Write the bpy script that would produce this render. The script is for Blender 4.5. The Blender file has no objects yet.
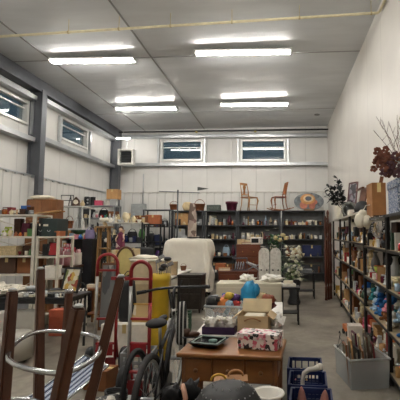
EXPO = 1.3
import bpy, bmesh, math, random
from mathutils import Vector, Matrix, Euler, noise
random.seed(7)
R = math.radians
SC = bpy.context.scene
COLL = SC.collection
EYE = 1.6
# ------------------------------------------------------------------ camera
cam_d = bpy.data.cameras.new('camera'); cam = bpy.data.objects.new('camera', cam_d); COLL.objects.link(cam)
cam_d.sensor_width = 36; cam_d.lens = 36; cam_d.shift_x = -0.1675; cam_d.clip_start = 0.05
cam.location = (0, 0, EYE); cam.rotation_euler = (R(90 + 4.716), 0, R(2.0))
SC.camera = cam
CR = cam.rotation_euler.to_matrix()
def ray(px, py): return CR @ Vector(((px - 267) / 400, -(py - 200) / 400, -1))
def P(px, py, Y):
    d = ray(px, py); return Vector((0, 0, EYE)) + d * (Y / d.y)
def X(px, Y): return P(px, 233, Y).x
def Z(py, Y): return P(281, py, Y).z
# ------------------------------------------------------------------ materials
def lin(h):
    c = [int(h[i:i + 2], 16) / 255 for i in (0, 2, 4)]
    return [x / 12.92 if x <= .04045 else ((x + .055) / 1.055) ** 2.4 for x in c]
MATS = {}
def newmat(key):
    m = bpy.data.materials.new(key); m.use_nodes = True
    nt = m.node_tree; return m, nt, nt.nodes['Principled BSDF']
def mat(h, rough=.55, metal=0, var=.12, scale=9, bump=0, trans=0, alpha=1, spec=.5):
    key = 'm_%s_%s' % (h, (rough, metal, var, scale, bump, trans, alpha))
    if key in MATS: return MATS[key]
    m, nt, b = newmat(key); c = lin(h)
    tc = nt.nodes.new('ShaderNodeTexCoord'); n = nt.nodes.new('ShaderNodeTexNoise')
    n.inputs['Scale'].default_value = scale; n.inputs['Detail'].default_value = 4
    nt.links.new(tc.outputs['Object'], n.inputs['Vector'])
    r = nt.nodes.new('ShaderNodeValToRGB')
    r.color_ramp.elements[0].position = .3; r.color_ramp.elements[1].position = .7
    r.color_ramp.elements[0].color = [x * (1 - var) for x in c] + [1]
    r.color_ramp.elements[1].color = [min(1, x * (1 + var)) for x in c] + [1]
    nt.links.new(n.outputs['Fac'], r.inputs['Fac']); nt.links.new(r.outputs['Color'], b.inputs['Base Color'])
    b.inputs['Roughness'].default_value = rough; b.inputs['Metallic'].default_value = metal
    b.inputs['Specular IOR Level'].default_value = spec
    if trans: b.inputs['Transmission Weight'].default_value = trans
    if alpha < 1: b.inputs['Alpha'].default_value = alpha
    if bump:
        bp = nt.nodes.new('ShaderNodeBump'); bp.inputs['Strength'].default_value = bump; bp.inputs['Distance'].default_value = .06 / scale
        nt.links.new(n.outputs['Fac'], bp.inputs['Height']); nt.links.new(bp.outputs['Normal'], b.inputs['Normal'])
    MATS[key] = m; return m
def wood(h, dark=.55, scale=3, axis=0, rough=.4):
    key = 'wood_%s_%s_%s_%s' % (h, dark, scale, axis)
    if key in MATS: return MATS[key]
    m, nt, b = newmat(key); c = lin(h)
    tc = nt.nodes.new('ShaderNodeTexCoord'); mp = nt.nodes.new('ShaderNodeMapping')
    s = [scale * 8] * 3; s[axis] = scale; mp.inputs['Scale'].default_value = s
    n = nt.nodes.new('ShaderNodeTexNoise'); n.inputs['Scale'].default_value = 1.5; n.inputs['Detail'].default_value = 6; n.inputs['Distortion'].default_value = .6
    nt.links.new(tc.outputs['Object'], mp.inputs['Vector']); nt.links.new(mp.outputs['Vector'], n.inputs['Vector'])
    r = nt.nodes.new('ShaderNodeValToRGB')
    r.color_ramp.elements[0].position = .3; r.color_ramp.elements[1].position = .72
    r.color_ramp.elements[0].color = [x * dark for x in c] + [1]; r.color_ramp.elements[1].color = c + [1]
    nt.links.new(n.outputs['Fac'], r.inputs['Fac']); nt.links.new(r.outputs['Color'], b.inputs['Base Color'])
    b.inputs['Roughness'].default_value = rough
    MATS[key] = m; return m
def pattern(key, cols, scale=12, kind='voronoi', rough=.6, stretch=(1, 1, 1)):
    """several flat colours in blotches (voronoi cells) or stripes (wave)"""
    if key in MATS: return MATS[key]
    m, nt, b = newmat(key)
    tc = nt.nodes.new('ShaderNodeTexCoord'); mp = nt.nodes.new('ShaderNodeMapping'); mp.inputs['Scale'].default_value = stretch
    nt.links.new(tc.outputs['Object'], mp.inputs['Vector'])
    r = nt.nodes.new('ShaderNodeValToRGB'); r.color_ramp.interpolation = 'CONSTANT'
    if kind == 'voronoi':
        n = nt.nodes.new('ShaderNodeTexNoise'); n.inputs['Scale'].default_value = scale; n.inputs['Detail'].default_value = 3
        v = nt.nodes.new('ShaderNodeTexVoronoi'); v.inputs['Scale'].default_value = scale
        nt.links.new(mp.outputs['Vector'], n.inputs['Vector'])
        mx = nt.nodes.new('ShaderNodeMix'); mx.data_type = 'VECTOR'; mx.inputs['Factor'].default_value = min(.12, .7 / scale)
        nt.links.new(mp.outputs['Vector'], mx.inputs[4]); nt.links.new(n.outputs['Color'], mx.inputs[5])
        nt.links.new(mx.outputs[1], v.inputs['Vector'])
        sp = nt.nodes.new('ShaderNodeSeparateColor'); nt.links.new(v.outputs['Color'], sp.inputs['Color'])
        out = sp.outputs['Red']
    else:
        w = nt.nodes.new('ShaderNodeTexWave'); w.inputs['Scale'].default_value = scale; w.inputs['Distortion'].default_value = 1.0 if kind == 'zebra' else 0
        if kind == 'zebra': w.inputs['Distortion'].default_value = 6
        nt.links.new(mp.outputs['Vector'], w.inputs['Vector']); out = w.outputs['Fac']
    nt.links.new(out, r.inputs['Fac'])
    els = r.color_ramp.elements
    while len(els) < len(cols): els.new(.5)
    for i, (p, h) in enumerate(cols): els[i].position = p
    for i, (p, h) in enumerate(cols): els[i].color = lin(h) + [1]
    nt.links.new(r.outputs['Color'], b.inputs['Base Color']); b.inputs['Roughness'].default_value = rough
    MATS[key] = m; return m
# ------------------------------------------------------------------ mesh builder
class MB:
    def __init__(s): s.bm = bmesh.new()
    def add(s, vs, fs):
        b = [s.bm.verts.new(v) for v in vs]
        for f in fs:
            try: s.bm.faces.new([b[i] for i in f])
            except ValueError: pass
        return s
    def box(s, c, d, rot=(0, 0, 0), bev=0, taper=1, piv=None):
        M = Matrix.Translation(c) @ Euler(rot).to_matrix().to_4x4()
        t = bmesh.new(); bmesh.ops.create_cube(t, size=1)
        for v in t.verts:
            k = taper if v.co.z > 0 else 1
            v.co = Vector((v.co.x * d[0] * k, v.co.y * d[1] * k, v.co.z * d[2]))
        if bev: bmesh.ops.bevel(t, geom=t.edges[:], offset=bev, segments=2, affect='EDGES', profile=.5)
        t.verts.index_update()
        s.add([M @ v.co for v in t.verts], [[v.index for v in f.verts] for f in t.faces]); t.free(); return s
    def tube(s, pts, r, n=8, closed=False, caps=True):
        pts = [Vector(p) for p in pts]; N = len(pts)
        rs = r if isinstance(r, (list, tuple)) else [r] * N
        vs, fs = [], []; up = None
        for i, p in enumerate(pts):
            a = pts[(i - 1) % N] if (closed or i > 0) else p; b = pts[(i + 1) % N] if (closed or i < N - 1) else p
            t = (b - a).normalized() if (b - a).length > 1e-9 else Vector((0, 0, 1))
            if up is None: up = Vector((0, 0, 1)) if abs(t.z) < .9 else Vector((1, 0, 0))
            x = t.cross(up)
            if x.length < 1e-4: x = t.orthogonal()
            x.normalize(); y = x.cross(t).normalized(); up = y
            for k in range(n):
                q = 2 * math.pi * k / n; vs.append(p + (x * math.cos(q) + y * math.sin(q)) * rs[i])
        for i in range(N if closed else N - 1):
            j = (i + 1) % N
            for k in range(n):
                l = (k + 1) % n; fs.append((i * n + k, i * n + l, j * n + l, j * n + k))
        if caps and not closed:
            fs.append(tuple(range(n))[::-1]); fs.append(tuple((N - 1) * n + k for k in range(n)))
        return s.add(vs, fs)
    def lathe(s, prof, n=16, c=(0, 0, 0), sx=1, sy=1, M=None):
        vs, fs = [], []; N = len(prof)
        for r, z in prof:
            for k in range(n):
                q = 2 * math.pi * k / n
                v = Vector((max(r, .0005) * math.cos(q) * sx, max(r, .0005) * math.sin(q) * sy, z))
                if M is not None: v = M @ v
                vs.append(v + Vector(c))
        for i in range(N - 1):
            for k in range(n):
                l = (k + 1) % n; fs.append((i * n + k, i * n + l, (i + 1) * n + l, (i + 1) * n + k))
        fs.append(tuple(range(n))[::-1]); fs.append(tuple((N - 1) * n + k for k in range(n)))
        return s.add(vs, fs)
    def ell(s, c, r, n=12, jit=0, rot=(0, 0, 0)):
        m = n // 2 + 1; M = Euler(rot).to_matrix(); vs, fs = [], []
        if not isinstance(r, (list, tuple)): r = (r, r, r)
        for i in range(m + 1):
            a = math.pi * i / m
            for k in range(n):
                q = 2 * math.pi * k / n
                v = Vector((math.sin(a) * math.cos(q) + 1e-4 * math.cos(q), math.sin(a) * math.sin(q) + 1e-4 * math.sin(q), -math.cos(a)))
                if jit: v *= 1 + jit * noise.noise(v * 2.3 + Vector(c) * 9)
                vs.append(M @ Vector((v.x * r[0], v.y * r[1], v.z * r[2])) + Vector(c))
        for i in range(m):
            for k in range(n):
                l = (k + 1) % n; fs.append((i * n + k, i * n + l, (i + 1) * n + l, (i + 1) * n + k))
        return s.add(vs, fs)
    def prism(s, poly, y0, y1, M=None):
        n = len(poly); vs = [Vector((x, y0, z)) for x, z in poly] + [Vector((x, y1, z)) for x, z in poly]
        if M is not None: vs = [M @ v for v in vs]
        fs = [tuple(range(n)), tuple(range(n, 2 * n))[::-1]] + [(i, i + n, (i + 1) % n + n, (i + 1) % n) for i in range(n)]
        return s.add(vs, fs)
    def leaf(s, p, d, L, w, bend=.3):
        p, d = Vector(p), Vector(d).normalized(); x = d.cross(Vector((0, 0, 1)))
        x = x.normalized() if x.length > .05 else Vector((1, 0, 0))
        vs = []
        for t, k in ((0, .15), (.35, 1), (.7, .8), (1, .05)):
            q = p + d * L * t + Vector((0, 0, -bend * L * t * t)); vs += [q - x * w * k / 2, q + x * w * k / 2]
        return s.add(vs, [(0, 1, 3, 2), (2, 3, 5, 4), (4, 5, 7, 6)])
    def build(s, name, m, parent=None, smooth=False, loc=None):
        bmesh.ops.recalc_face_normals(s.bm, faces=s.bm.faces[:])
        me = bpy.data.meshes.new(name); s.bm.to_mesh(me); s.bm.free()
        if smooth:
            for p in me.polygons: p.use_smooth = True
        me.materials.append(m); o = bpy.data.objects.new(name, me); COLL.objects.link(o)
        if parent is not None: o.parent = parent
        if loc is not None: o.location = loc
        return o
def tag(o, label, cat, group=None, kind=None):
    o['label'] = label; o['category'] = cat
    if group: o['group'] = group
    if kind: o['kind'] = kind
    return o
def thing(name, label, cat, loc=(0, 0, 0), rz=0, group=None):
    o = bpy.data.objects.new(name, None); COLL.objects.link(o); o.empty_display_size = .05
    o.location = loc; o.rotation_euler = (0, 0, R(rz))
    if .1 < o.location.z < 3: o.location.z += .002      # a hair above what carries it
    return tag(o, label, cat, group)
def struct(name, mb, m, parent=None, smooth=False):
    o = mb.build(name, m, parent, smooth)
    if parent is None: o['kind'] = 'structure'
    return o
def arc(c, r, a0, a1, n=12, plane='xz'):
    out = []
    for i in range(n + 1):
        a = R(a0 + (a1 - a0) * i / n); u, v = r * math.cos(a), r * math.sin(a)
        out.append({'xz': (c[0] + u, c[1], c[2] + v), 'xy': (c[0] + u, c[1] + v, c[2]), 'yz': (c[0], c[1] + u, c[2] + v)}[plane])
    return out
# ================================================================== SETTING
XL, XR, YB, YF = -6.15, 1.70, 14.4, -4.2
def ceil_z(x): return 5.37 + .016 * (x - XL)
def dk(px, py, z):
    d = ray(px, py); t = (z - EYE) / d.z; return Vector((0, 0, EYE)) + d * t
# floor
def concrete():
    m, nt, b = newmat('concrete')
    tc = nt.nodes.new('ShaderNodeTexCoord')
    def nz(s, d, dist=0):
        n = nt.nodes.new('ShaderNodeTexNoise'); n.inputs['Scale'].default_value = s; n.inputs['Detail'].default_value = d; n.inputs['Distortion'].default_value = dist
        nt.links.new(tc.outputs['Object'], n.inputs['Vector']); return n
    a, c = nz(1.1, 9, 1.6), nz(14, 5)
    r = nt.nodes.new('ShaderNodeValToRGB'); e = r.color_ramp.elements
    e[0].position = .32; e[0].color = lin('6b655b') + [1]; e[1].position = .66; e[1].color = lin('9f9789') + [1]
    nt.links.new(a.outputs['Fac'], r.inputs['Fac'])
    r2 = nt.nodes.new('ShaderNodeValToRGB'); f = r2.color_ramp.elements
    f[0].position = .3; f[0].color = (.8, .8, .8, 1); f[1].position = .7; f[1].color = (1, 1, 1, 1)
    nt.links.new(c.outputs['Fac'], r2.inputs['Fac'])
    mx = nt.nodes.new('ShaderNodeMix'); mx.data_type = 'RGBA'; mx.blend_type = 'MULTIPLY'; mx.inputs['Factor'].default_value = 1
    nt.links.new(r.outputs['Color'], mx.inputs[6]); nt.links.new(r2.outputs['Color'], mx.inputs[7]); nt.links.new(mx.outputs[2], b.inputs['Base Color'])
    b.inputs['Roughness'].default_value = .42
    return m
struct('floor', MB().box(((XL + XR) / 2, (YB + YF) / 2, -.05), (XR - XL + .6, YB - YF + .6, .1)), concrete())
def panel_mat(key, h, axis, pitch, rough=.5, line=.75, bump=.25, var=.05):
    """painted sheet with standing ribs / joints every pitch metres along axis (0 = x, 1 = y)"""
    m, nt, b = newmat(key); c = lin(h)
    tc = nt.nodes.new('ShaderNodeTexCoord'); sp = nt.nodes.new('ShaderNodeSeparateXYZ'); nt.links.new(tc.outputs['Object'], sp.inputs[0])
    mo = nt.nodes.new('ShaderNodeMath'); mo.operation = 'PINGPONG'; mo.inputs[1].default_value = pitch / 2; nt.links.new(sp.outputs[axis], mo.inputs[0])
    r = nt.nodes.new('ShaderNodeMapRange'); r.inputs['From Min'].default_value = 0; r.inputs['From Max'].default_value = min(.03, pitch * .12)
    r.interpolation_type = 'SMOOTHSTEP'
    nt.links.new(mo.outputs[0], r.inputs['Value'])
    n = nt.nodes.new('ShaderNodeTexNoise'); n.inputs['Scale'].default_value = 1.3; n.inputs['Detail'].default_value = 5; nt.links.new(tc.outputs['Object'], n.inputs['Vector'])
    cr = nt.nodes.new('ShaderNodeValToRGB'); cr.color_ramp.elements[0].position = .3; cr.color_ramp.elements[1].position = .7
    cr.color_ramp.elements[0].color = [x * (1 - var) for x in c] + [1]; cr.color_ramp.elements[1].color = [min(1, x * (1 + var)) for x in c] + [1]
    nt.links.new(n.outputs['Fac'], cr.inputs['Fac'])
    mx = nt.nodes.new('ShaderNodeMix'); mx.data_type = 'RGBA'
    nt.links.new(r.outputs['Result'], mx.inputs['Factor'])
    mx.inputs[6].default_value = [x * line for x in c] + [1]; nt.links.new(cr.outputs['Color'], mx.inputs[7])
    nt.links.new(mx.outputs[2], b.inputs['Base Color']); b.inputs['Roughness'].default_value = rough
    if bump:
        bp = nt.nodes.new('ShaderNodeBump'); bp.inputs['Strength'].default_value = bump; bp.inputs['Distance'].default_value = .03
        nt.links.new(r.outputs['Result'], bp.inputs['Height']); nt.links.new(bp.outputs['Normal'], b.inputs['Normal'])
    return m
WL = panel_mat('liner_side', 'dcdbd7', 1, .9, line=.86, bump=.15)
WB = panel_mat('liner_back', 'dcdbd7', 0, .9, line=.86, bump=.15)
WR = panel_mat('liner_right', 'dedad3', 1, 1.1, line=.9, bump=.08, rough=.45)
STL = panel_mat('ribbed_side', 'dcdbd6', 1, .3, line=.8, bump=.5, rough=.4)
STB = panel_mat('ribbed_back', 'dcdbd6', 0, .3, line=.86, bump=.3, rough=.4)
H = 5.9
LY = (YB + YF) / 2; LL = YB - YF
# walls with window openings cut as real gaps
def wall_with_holes(name, fixed, axis, a0, a1, holes, z1, m, sgn):
    mb = MB(); cuts = sorted(holes); cur = a0
    def blk(u0, u1, z0, zz):
        if u1 - u0 < 1e-3 or zz - z0 < 1e-3: return
        c, d = (u0 + u1) / 2, u1 - u0
        if axis == 'y': mb.box((fixed + sgn * .1, c, (z0 + zz) / 2), (.2, d, zz - z0))
        else: mb.box((c, fixed + sgn * .1, (z0 + zz) / 2), (d, .2, zz - z0))
    for u0, u1, z0, zz in cuts:
        blk(cur, u0, 0, z1); blk(u0, u1, 0, z0); blk(u0, u1, zz, z1); cur = u1
    blk(cur, a1, 0, z1)
    return struct(name, mb, m)
WIN_L = [(7.3, 9.3, 4.2, 4.77), (10.74, 12.3, 4.22, 4.86)]
WIN_B = [(-4.4, -2.87, 4.24, 5.0), (-1.47, .17, 4.22, 5.0)]
wall_with_holes('wall_left', XL, 'y', YF, YB + .2, WIN_L, H, WL, -1)
wall_with_holes('wall_back', YB, 'x', XL, XR + .2, WIN_B, H, WB, 1)
struct('wall_right', MB().box((XR + .1, LY, H / 2), (.2, LL, H)), WR)
struct('wall_front', MB().box(((XL + XR) / 2, YF - .1, H / 2), (XR - XL + .4, .2, H)), WB)
# ceiling: reflective foil-faced insulation, sagging between purlins
def ceiling_mat():
    m, nt, b = newmat('ceiling_facing')
    tc = nt.nodes.new('ShaderNodeTexCoord')
    w = nt.nodes.new('ShaderNodeTexWave'); w.bands_direction = 'Y'; w.inputs['Scale'].default_value = .22; w.inputs['Distortion'].default_value = 1.5; w.inputs['Detail'].default_value = 2
    nt.links.new(tc.outputs['Object'], w.inputs['Vector'])
    n = nt.nodes.new('ShaderNodeTexNoise'); n.inputs['Scale'].default_value = 1.6; n.inputs['Detail'].default_value = 4
    mp = nt.nodes.new('ShaderNodeMapping'); mp.inputs['Scale'].default_value = (.5, 2.2, 1)
    nt.links.new(tc.outputs['Object'], mp.inputs['Vector']); nt.links.new(mp.outputs['Vector'], n.inputs['Vector'])
    ad = nt.nodes.new('ShaderNodeMath'); ad.operation = 'ADD'; nt.links.new(w.outputs['Fac'], ad.inputs[0]); nt.links.new(n.outputs['Fac'], ad.inputs[1])
    bp = nt.nodes.new('ShaderNodeBump'); bp.inputs['Strength'].default_value = .22; bp.inputs['Distance'].default_value = .06
    nt.links.new(ad.outputs[0], bp.inputs['Height']); nt.links.new(bp.outputs['Normal'], b.inputs['Normal'])
    r = nt.nodes.new('ShaderNodeValToRGB'); r.color_ramp.elements[0].position = .3; r.color_ramp.elements[1].position = .75
    r.color_ramp.elements[0].color = lin('cfd2d4') + [1]; r.color_ramp.elements[1].color = lin('dcdfe1') + [1]
    nt.links.new(n.outputs['Fac'], r.inputs['Fac']); nt.links.new(r.outputs['Color'], b.inputs['Base Color'])
    b.inputs['Roughness'].default_value = .27; b.inputs['Specular IOR Level'].default_value = .2
    return m
cx0, cx1 = XL - .2, XR + .2
struct('ceiling', MB().prism([(cx0, ceil_z(cx0)), (cx1, ceil_z(cx1)), (cx1, ceil_z(cx1) + .3), (cx0, ceil_z(cx0) + .3)], YF - .2, YB + .2), ceiling_mat())
SEAM = mat('7d7d7b', .5, scale=3)
for i, px in enumerate((97, 2)):     # dark joint tapes running the length of the ceiling
    p = P(px, 3 if i == 0 else 28, 6.4 if i == 0 else 7.1)
    x = X(192, 12.6) if i == 0 else X(115, 12.0)
    struct('trim_1' if i == 0 else 'trim_2', MB().box((x, LY, ceil_z(x) - .006), (.035, LL, .012)), SEAM)
for i, y in enumerate((4.4, 8.35, 12.3)):
    struct('trim_%d' % (3 + i), MB().prism([(XL, ceil_z(XL) - .012), (XR, ceil_z(XR) - .012), (XR, ceil_z(XR)), (XL, ceil_z(XL))], y - .012, y + .012), mat('98999a', .5, scale=3))
# steel frame
STEEL = mat('5d6065', .5, .3, scale=3); GALV = mat('c3c6c8', .32, .75, scale=4, var=.1)
struct('trim_6', MB().box((XL + .13, LY, ceil_z(XL) - .15), (.26, LL, .3)), STEEL)
for i, y in enumerate((9.45, 14.12, 5.0, .6)):
    mb = MB(); x0 = XL + .02
    mb.box((x0 + .3, y, 2.55), (.02, .2, 5.1)); mb.box((x0 + .15, y, 4.05), (.3, .02, 2.1)); mb.box((x0 + .22, y, 1.5), (.15, .02, 3.0)); mb.box((x0 + .01, y, 4.05), (.02, .2, 2.1))
    struct('trim_%d' % (7 + i), mb, STEEL)
def girt(name, a, b, z, side):
    mb = MB()
    if side == 'l':
        L = b - a; c = (a + b) / 2
        mb.box((XL + .1, c, z), (.2, L, .012)); mb.box((XL + .2, c, z - .05), (.012, L, .11)); mb.box((XL + .1, c, z - .1), (.2, L, .012))
    else:
        L = b - a; c = (a + b) / 2
        mb.box((c, YB - .1, z), (L, .2, .012)); mb.box((c, YB - .2, z - .05), (L, .012, .11)); mb.box((c, YB - .1, z - .1), (L, .2, .012))
    struct(name, mb, GALV)
girt('trim_11', YF, 9.34, 3.9, 'l'); girt('trim_12', 9.56, 14.0, 4.02, 'l'); girt('trim_13', YF, 9.34, 4.93, 'l'); girt('trim_14', 9.56, 14.0, 5.02, 'l')
girt('trim_15', XL + .35, XR - .02, 4.13, 'b'); girt('trim_16', XL + .35, XR - .02, 5.17, 'b')
# ribbed steel wainscot with a cap on the lower wall
struct('trim_17', MB().box((XL + .06, (YF + YB) / 2, 1.49), (.12, LL, 2.98)), STL)
struct('trim_18', MB().box(((XL + XR) / 2 + .06, YB - .06, 1.53), (XR - XL - .14, .12, 3.06)), STB)
mb = MB().box((XL + .075, LY, 2.99), (.15, LL - .2, .03))
for k in range(50): mb.box((XL + .14, YF + .4 + k * .3, 2.965), (.03, .07, .05))
struct('trim_19', mb, GALV)
mb = MB().box(((XL + XR) / 2, YB - .075, 3.07), (XR - XL - .4, .15, .02))
for k in range(25): mb.box((XL + .5 + k * .3, YB - .14, 3.05), (.07, .03, .05))
struct('trim_20', mb, mat('c9c6be', .4))
# windows
def glass_mat(key, tint='dfe8e6', rough=.02):
    m, nt, b = newmat(key); b.inputs['Base Color'].default_value = lin(tint) + [1]
    b.inputs['Transmission Weight'].default_value = 1; b.inputs['Roughness'].default_value = rough; b.inputs['IOR'].default_value = 1.5
    tc = nt.nodes.new('ShaderNodeTexNoise'); tc.inputs['Scale'].default_value = 3
    mr = nt.nodes.new('ShaderNodeMapRange'); mr.inputs['To Min'].default_value = rough; mr.inputs['To Max'].default_value = rough + .03
    nt.links.new(tc.outputs['Fac'], mr.inputs['Value']); nt.links.new(mr.outputs['Result'], b.inputs['Roughness'])
    return m
WGL = glass_mat('window_glass', 'b9c8c6'); ALU = mat('d6d6d2', .35, .3, scale=5)
def window(n, axis, u0, u1, z0, z1):
    fr, gl, ex = MB(), MB(), MB(); c = (u0 + u1) / 2; w = u1 - u0; t = .06
    def bx(mb, u, z, du, dz, dep, off):
        if axis == 'y': mb.box((XL - off, u, z), (dep, du, dz))
        else: mb.box((u, YB + off, z), (du, dep, dz))
    for z in (z0 + t / 2, z1 - t / 2): bx(fr, c, z, w, t, .14, .03)
    for u in (u0 + t / 2, u1 - t / 2): bx(fr, u, (z0 + z1) / 2, t, z1 - z0 - 2 * t, .14, .03)
    bx(fr, c, (z0 + z1) / 2 + .12, w - 2 * t, .03, .05, .06)
    o = struct('window_%d' % n, fr, ALU)
    bx(gl, c, (z0 + z1) / 2, w - 2 * t, z1 - z0 - 2 * t, .012, .09); gl.build('pane', WGL, o)
    for u in (u0 - .09, u1 + .09): bx(ex, u, (3.98 + 4.86) / 2 if axis == 'y' else 4.6, .06, .84 if axis == 'y' else .9, .08, -.05)
    ex.build('jamb_stud', GALV, o)
k = 1
for w in WIN_L: window(k, 'y', *w); k += 1
for w in WIN_B: window(k, 'x', *w); k += 1
# pipes
PVC = mat('e4dab6', .45)
pa, pb = Vector((XL + .05, 6.84, 5.12)), Vector((XR - .06, 6.49, 5.28))
g = thing('ceiling_pipe', 'pale yellow pipe hung across the whole ceiling near the camera', 'pipe', (0, 0, 0))
MB().tube([pa, pb, pb + Vector((.025, -.06, .02)), pb + Vector((.025, -1.6, .03))], .023).build('pipe', PVC, g, True)
for t in (.08, .3, .42, .54, .68, .83, .985):
    q = pa.lerp(pb, t); mb = MB().tube([(q.x, q.y, q.z), (q.x, q.y, ceil_z(q.x))], .006, 6); mb.lathe([(.03, -.015), (.03, .015)], 10, q, M=Euler((0, R(90), 0)).to_matrix())
    mb.build('hanger', mat('b9ab84', .4), g)
g = thing('sprinkler_pipe', 'thin dark pipe running along the top of the far wall', 'pipe', (0, 0, 0))
MB().tube([(XL + .35, 13.9, 5.2), (XR - .03, 13.9, 5.24)], .032).build('pipe', mat('26282a', .5, .2), g, True)
for x in (-5, -3.4, -1.8, -.2, 1.2): MB().tube([(x, 13.9, 5.23), (x, 13.9, ceil_z(x) - .001)], .008, 6).build('hanger', GALV, g)
for x in (-3.0, -.9): MB().lathe([(.03, 0), (.045, .02), (.045, .05), (.02, .06)], 10, (x, 13.9, 5.15)).build('coupling', mat('c8b670', .4, .5), g)
# strip lights
def emit(s, h='fffaf3'):
    m, nt, b = newmat('tube_glow_%s' % s); b.inputs['Base Color'].default_value = lin(h) + [1]
    b.inputs['Emission Color'].default_value = lin(h) + [1]; b.inputs['Emission Strength'].default_value = s; return m
GLOW = emit(38)
def strip_light(x, y, L, label, drop=.13):
    z = ceil_z(x) - drop
    g = thing('strip_light', label, 'light', (x, y, z), 0, 'ceiling strip lights')
    mb = MB().box((0, 0, .045), (L, .2, .03), bev=.004)
    for s in (-1, 1): mb.box((s * (L / 2 - .015), 0, .03), (.03, .16, .06), bev=.004)
    mb.build('housing', mat('e4e4e0', .4), g)
    for s in (-1, 1): MB().tube([(-L / 2 + .03, s * .045, .005), (L / 2 - .03, s * .045, .005)], .015, 8).build('tube', GLOW, g, True)
    for s in (-1, 1): MB().tube([(s * L * .36, 0, .06), (s * L * .36, 0, drop - .002)], .004, 5).build('hanger', GALV, g)
strip_light(-4.04, 8.2, 1.86, 'lit strip light on the near ceiling row, beside the left wall beam')
strip_light(-.78, 8.03, 2.02, 'lit strip light on the near ceiling row, beside the white right wall')
strip_light(-4.0, 11.52, 1.84, 'lit strip light on the far ceiling row, beside the left wall beam')
strip_light(-.77, 11.41, 1.98, 'lit strip light on the far ceiling row, above the two wooden chairs')
for y in (4.8, 1.5):
    strip_light(-4.04, y, 1.82, 'lit strip light of the rows overhead and behind the viewpoint'); strip_light(-.81, y, 2.04, 'lit strip light of the rows overhead and behind the viewpoint')
g = thing('corner_light', 'short white lit tube light in the far left corner by the fan', 'light', (X(120.5, 13.6), 13.6, 4.9))
MB().box((0, 0, .03), (.5, .07, .04), bev=.005).build('housing', mat('e4e4e0', .4), g)
MB().tube([(-.23, 0, 0), (.23, 0, 0)], .02).build('tube', GLOW, g, True)
MB().tube([(0, 0, .05), (0, 0, ceil_z(-5.4) - 4.901)], .005, 5).build('hanger', GALV, g)
# fan heater in the corner
a, b2 = P(119, 149.5, 13.6), P(134, 165, 13.6); w, h = b2.x - a.x, a.z - b2.z
g = thing('wall_fan', 'square white framed exhaust fan with dark louvre on the far wall corner', 'fan', ((a.x + b2.x) / 2, 13.6, b2.z))
mb = MB()
for s in (-1, 1): mb.box((s * (w / 2 - .03), 0, h / 2), (.06, .22, h)); mb.box((0, 0, h / 2 + s * (h / 2 - .03)), (w - .12, .22, .06))
mb.build('frame', mat('dedcd6', .4), g)
mb = MB().box((0, .08, h / 2), (w - .12, .02, h - .12))
for i in range(7): mb.box((0, 0, .1 + i * (h - .2) / 6), (w - .12, .06, .012), (R(35), 0, 0))
mb.build('louvre', mat('4a4c4f', .5), g)
mb = MB().tube([(0, .1, h / 2), (0, .78, h / 2)], .03); mb.tube([(0, 0, h), (0, 0, h + .35)], .012, 6); mb.build('bracket', GALV, g)
# electrical panel, thin conduit, pennant, vent on far wall
a, b2 = P(132, 204, 14.2), P(145.5, 222, 14.2); w, h = b2.x - a.x, a.z - b2.z
g = thing('wall_mounted_panel', 'flat grey electrical panel on the far wall above the white display shelf', 'electrical box', ((a.x + b2.x) / 2, 14.2, b2.z))
MB().box((0, 0, h / 2), (w, .16, h), bev=.01).build('enclosure', mat('9fa3a3', .45, .2), g)
d = MB().box((0, -.09, h / 2), (w - .06, .015, h - .08), bev=.003).build('door', mat('a8acac', .45, .2), g); MB().box((w * .35, -.105, h * .5), (.03, .02, .08)).build('latch', GALV, d)
MB().tube([(w * .25, .03, h), (w * .25, .03, h + 1.1)], .02, 8).build('conduit', GALV, g, True)
mb = MB().prism([(0, 0), (.42, -.07), (0, -.14)], 0, .012); o = mb.build('hanging_pennant', mat('4b4f4c', .7)); o.location = P(197.5, 186.8, YB - .014)
tag(o, 'small dark pointed pennant on the far wall above the wicker basket', 'pennant')
mb = MB().lathe([(.09, 0), (.09, .015), (.05, .03)], 16); o = mb.build('smoke_detector', mat('77797a', .5)); p = P(317, 117, 12.9)
o.location = (p.x, 12.9, ceil_z(p.x) - .028); tag(o, 'small round grey detector on the ceiling near the far right corner', 'detector')
# ================================================================== ITEM LIBRARY (each returns the thing's root, base at z = 0)
HEX = dict(white='e6e1d6', cream='d9cba6', ivory='ded6c2', tan='b98f5e', brown='7a4a26', dark_brown='43291a', black='191a1c', charcoal='2c2e31', grey='85888a', pale_grey='b5b7b6',
           silver='b9bcbd', red='a8222a', dark_red='6e1a1c', pink='d58a95', rose='c34a67', orange='c8692a', yellow='d9b430', gold='b08a3c', green='4c7a41', dark_green='22402c', lime='a3b53c',
           teal='2b7f86', blue='2f62a8', dark_blue='1b2a55', pale_blue='9fb8cc', navy='18224a', purple='5b3a70', maroon='5a1c33', copper='a5603a', amber='8a4a1b', beige='c9b48c')
def C(c, rough=.5, metal=0, **k): return mat(HEX.get(c, c), rough, metal, **k)
def cn(c): return c.replace('_', ' ')
def one(name, mb, m, label, cat, loc, rz=0, group=None, smooth=False):
    o = mb.build(name, m, None, smooth); o.location = Vector(loc) + Vector((0, 0, .002)); o.rotation_euler = (0, 0, R(rz)); return tag(o, label, cat, group)
def k_box(L, loc, rz, c, w, h, d=None):
    d = d or w * .75; g = thing('cardboard_box' if c in ('tan', 'brown', 'beige', 'cream') else 'storage_box', L, 'box', loc, rz)
    MB().box((0, 0, h * .43), (w * .97, d * .97, h * .86), bev=w * .02).build('body', C(c, .7), g)
    MB().box((0, 0, h * .86), (w, d, h * .28), bev=w * .02).build('lid', C(c, .6, var=.2), g); return g
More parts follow.
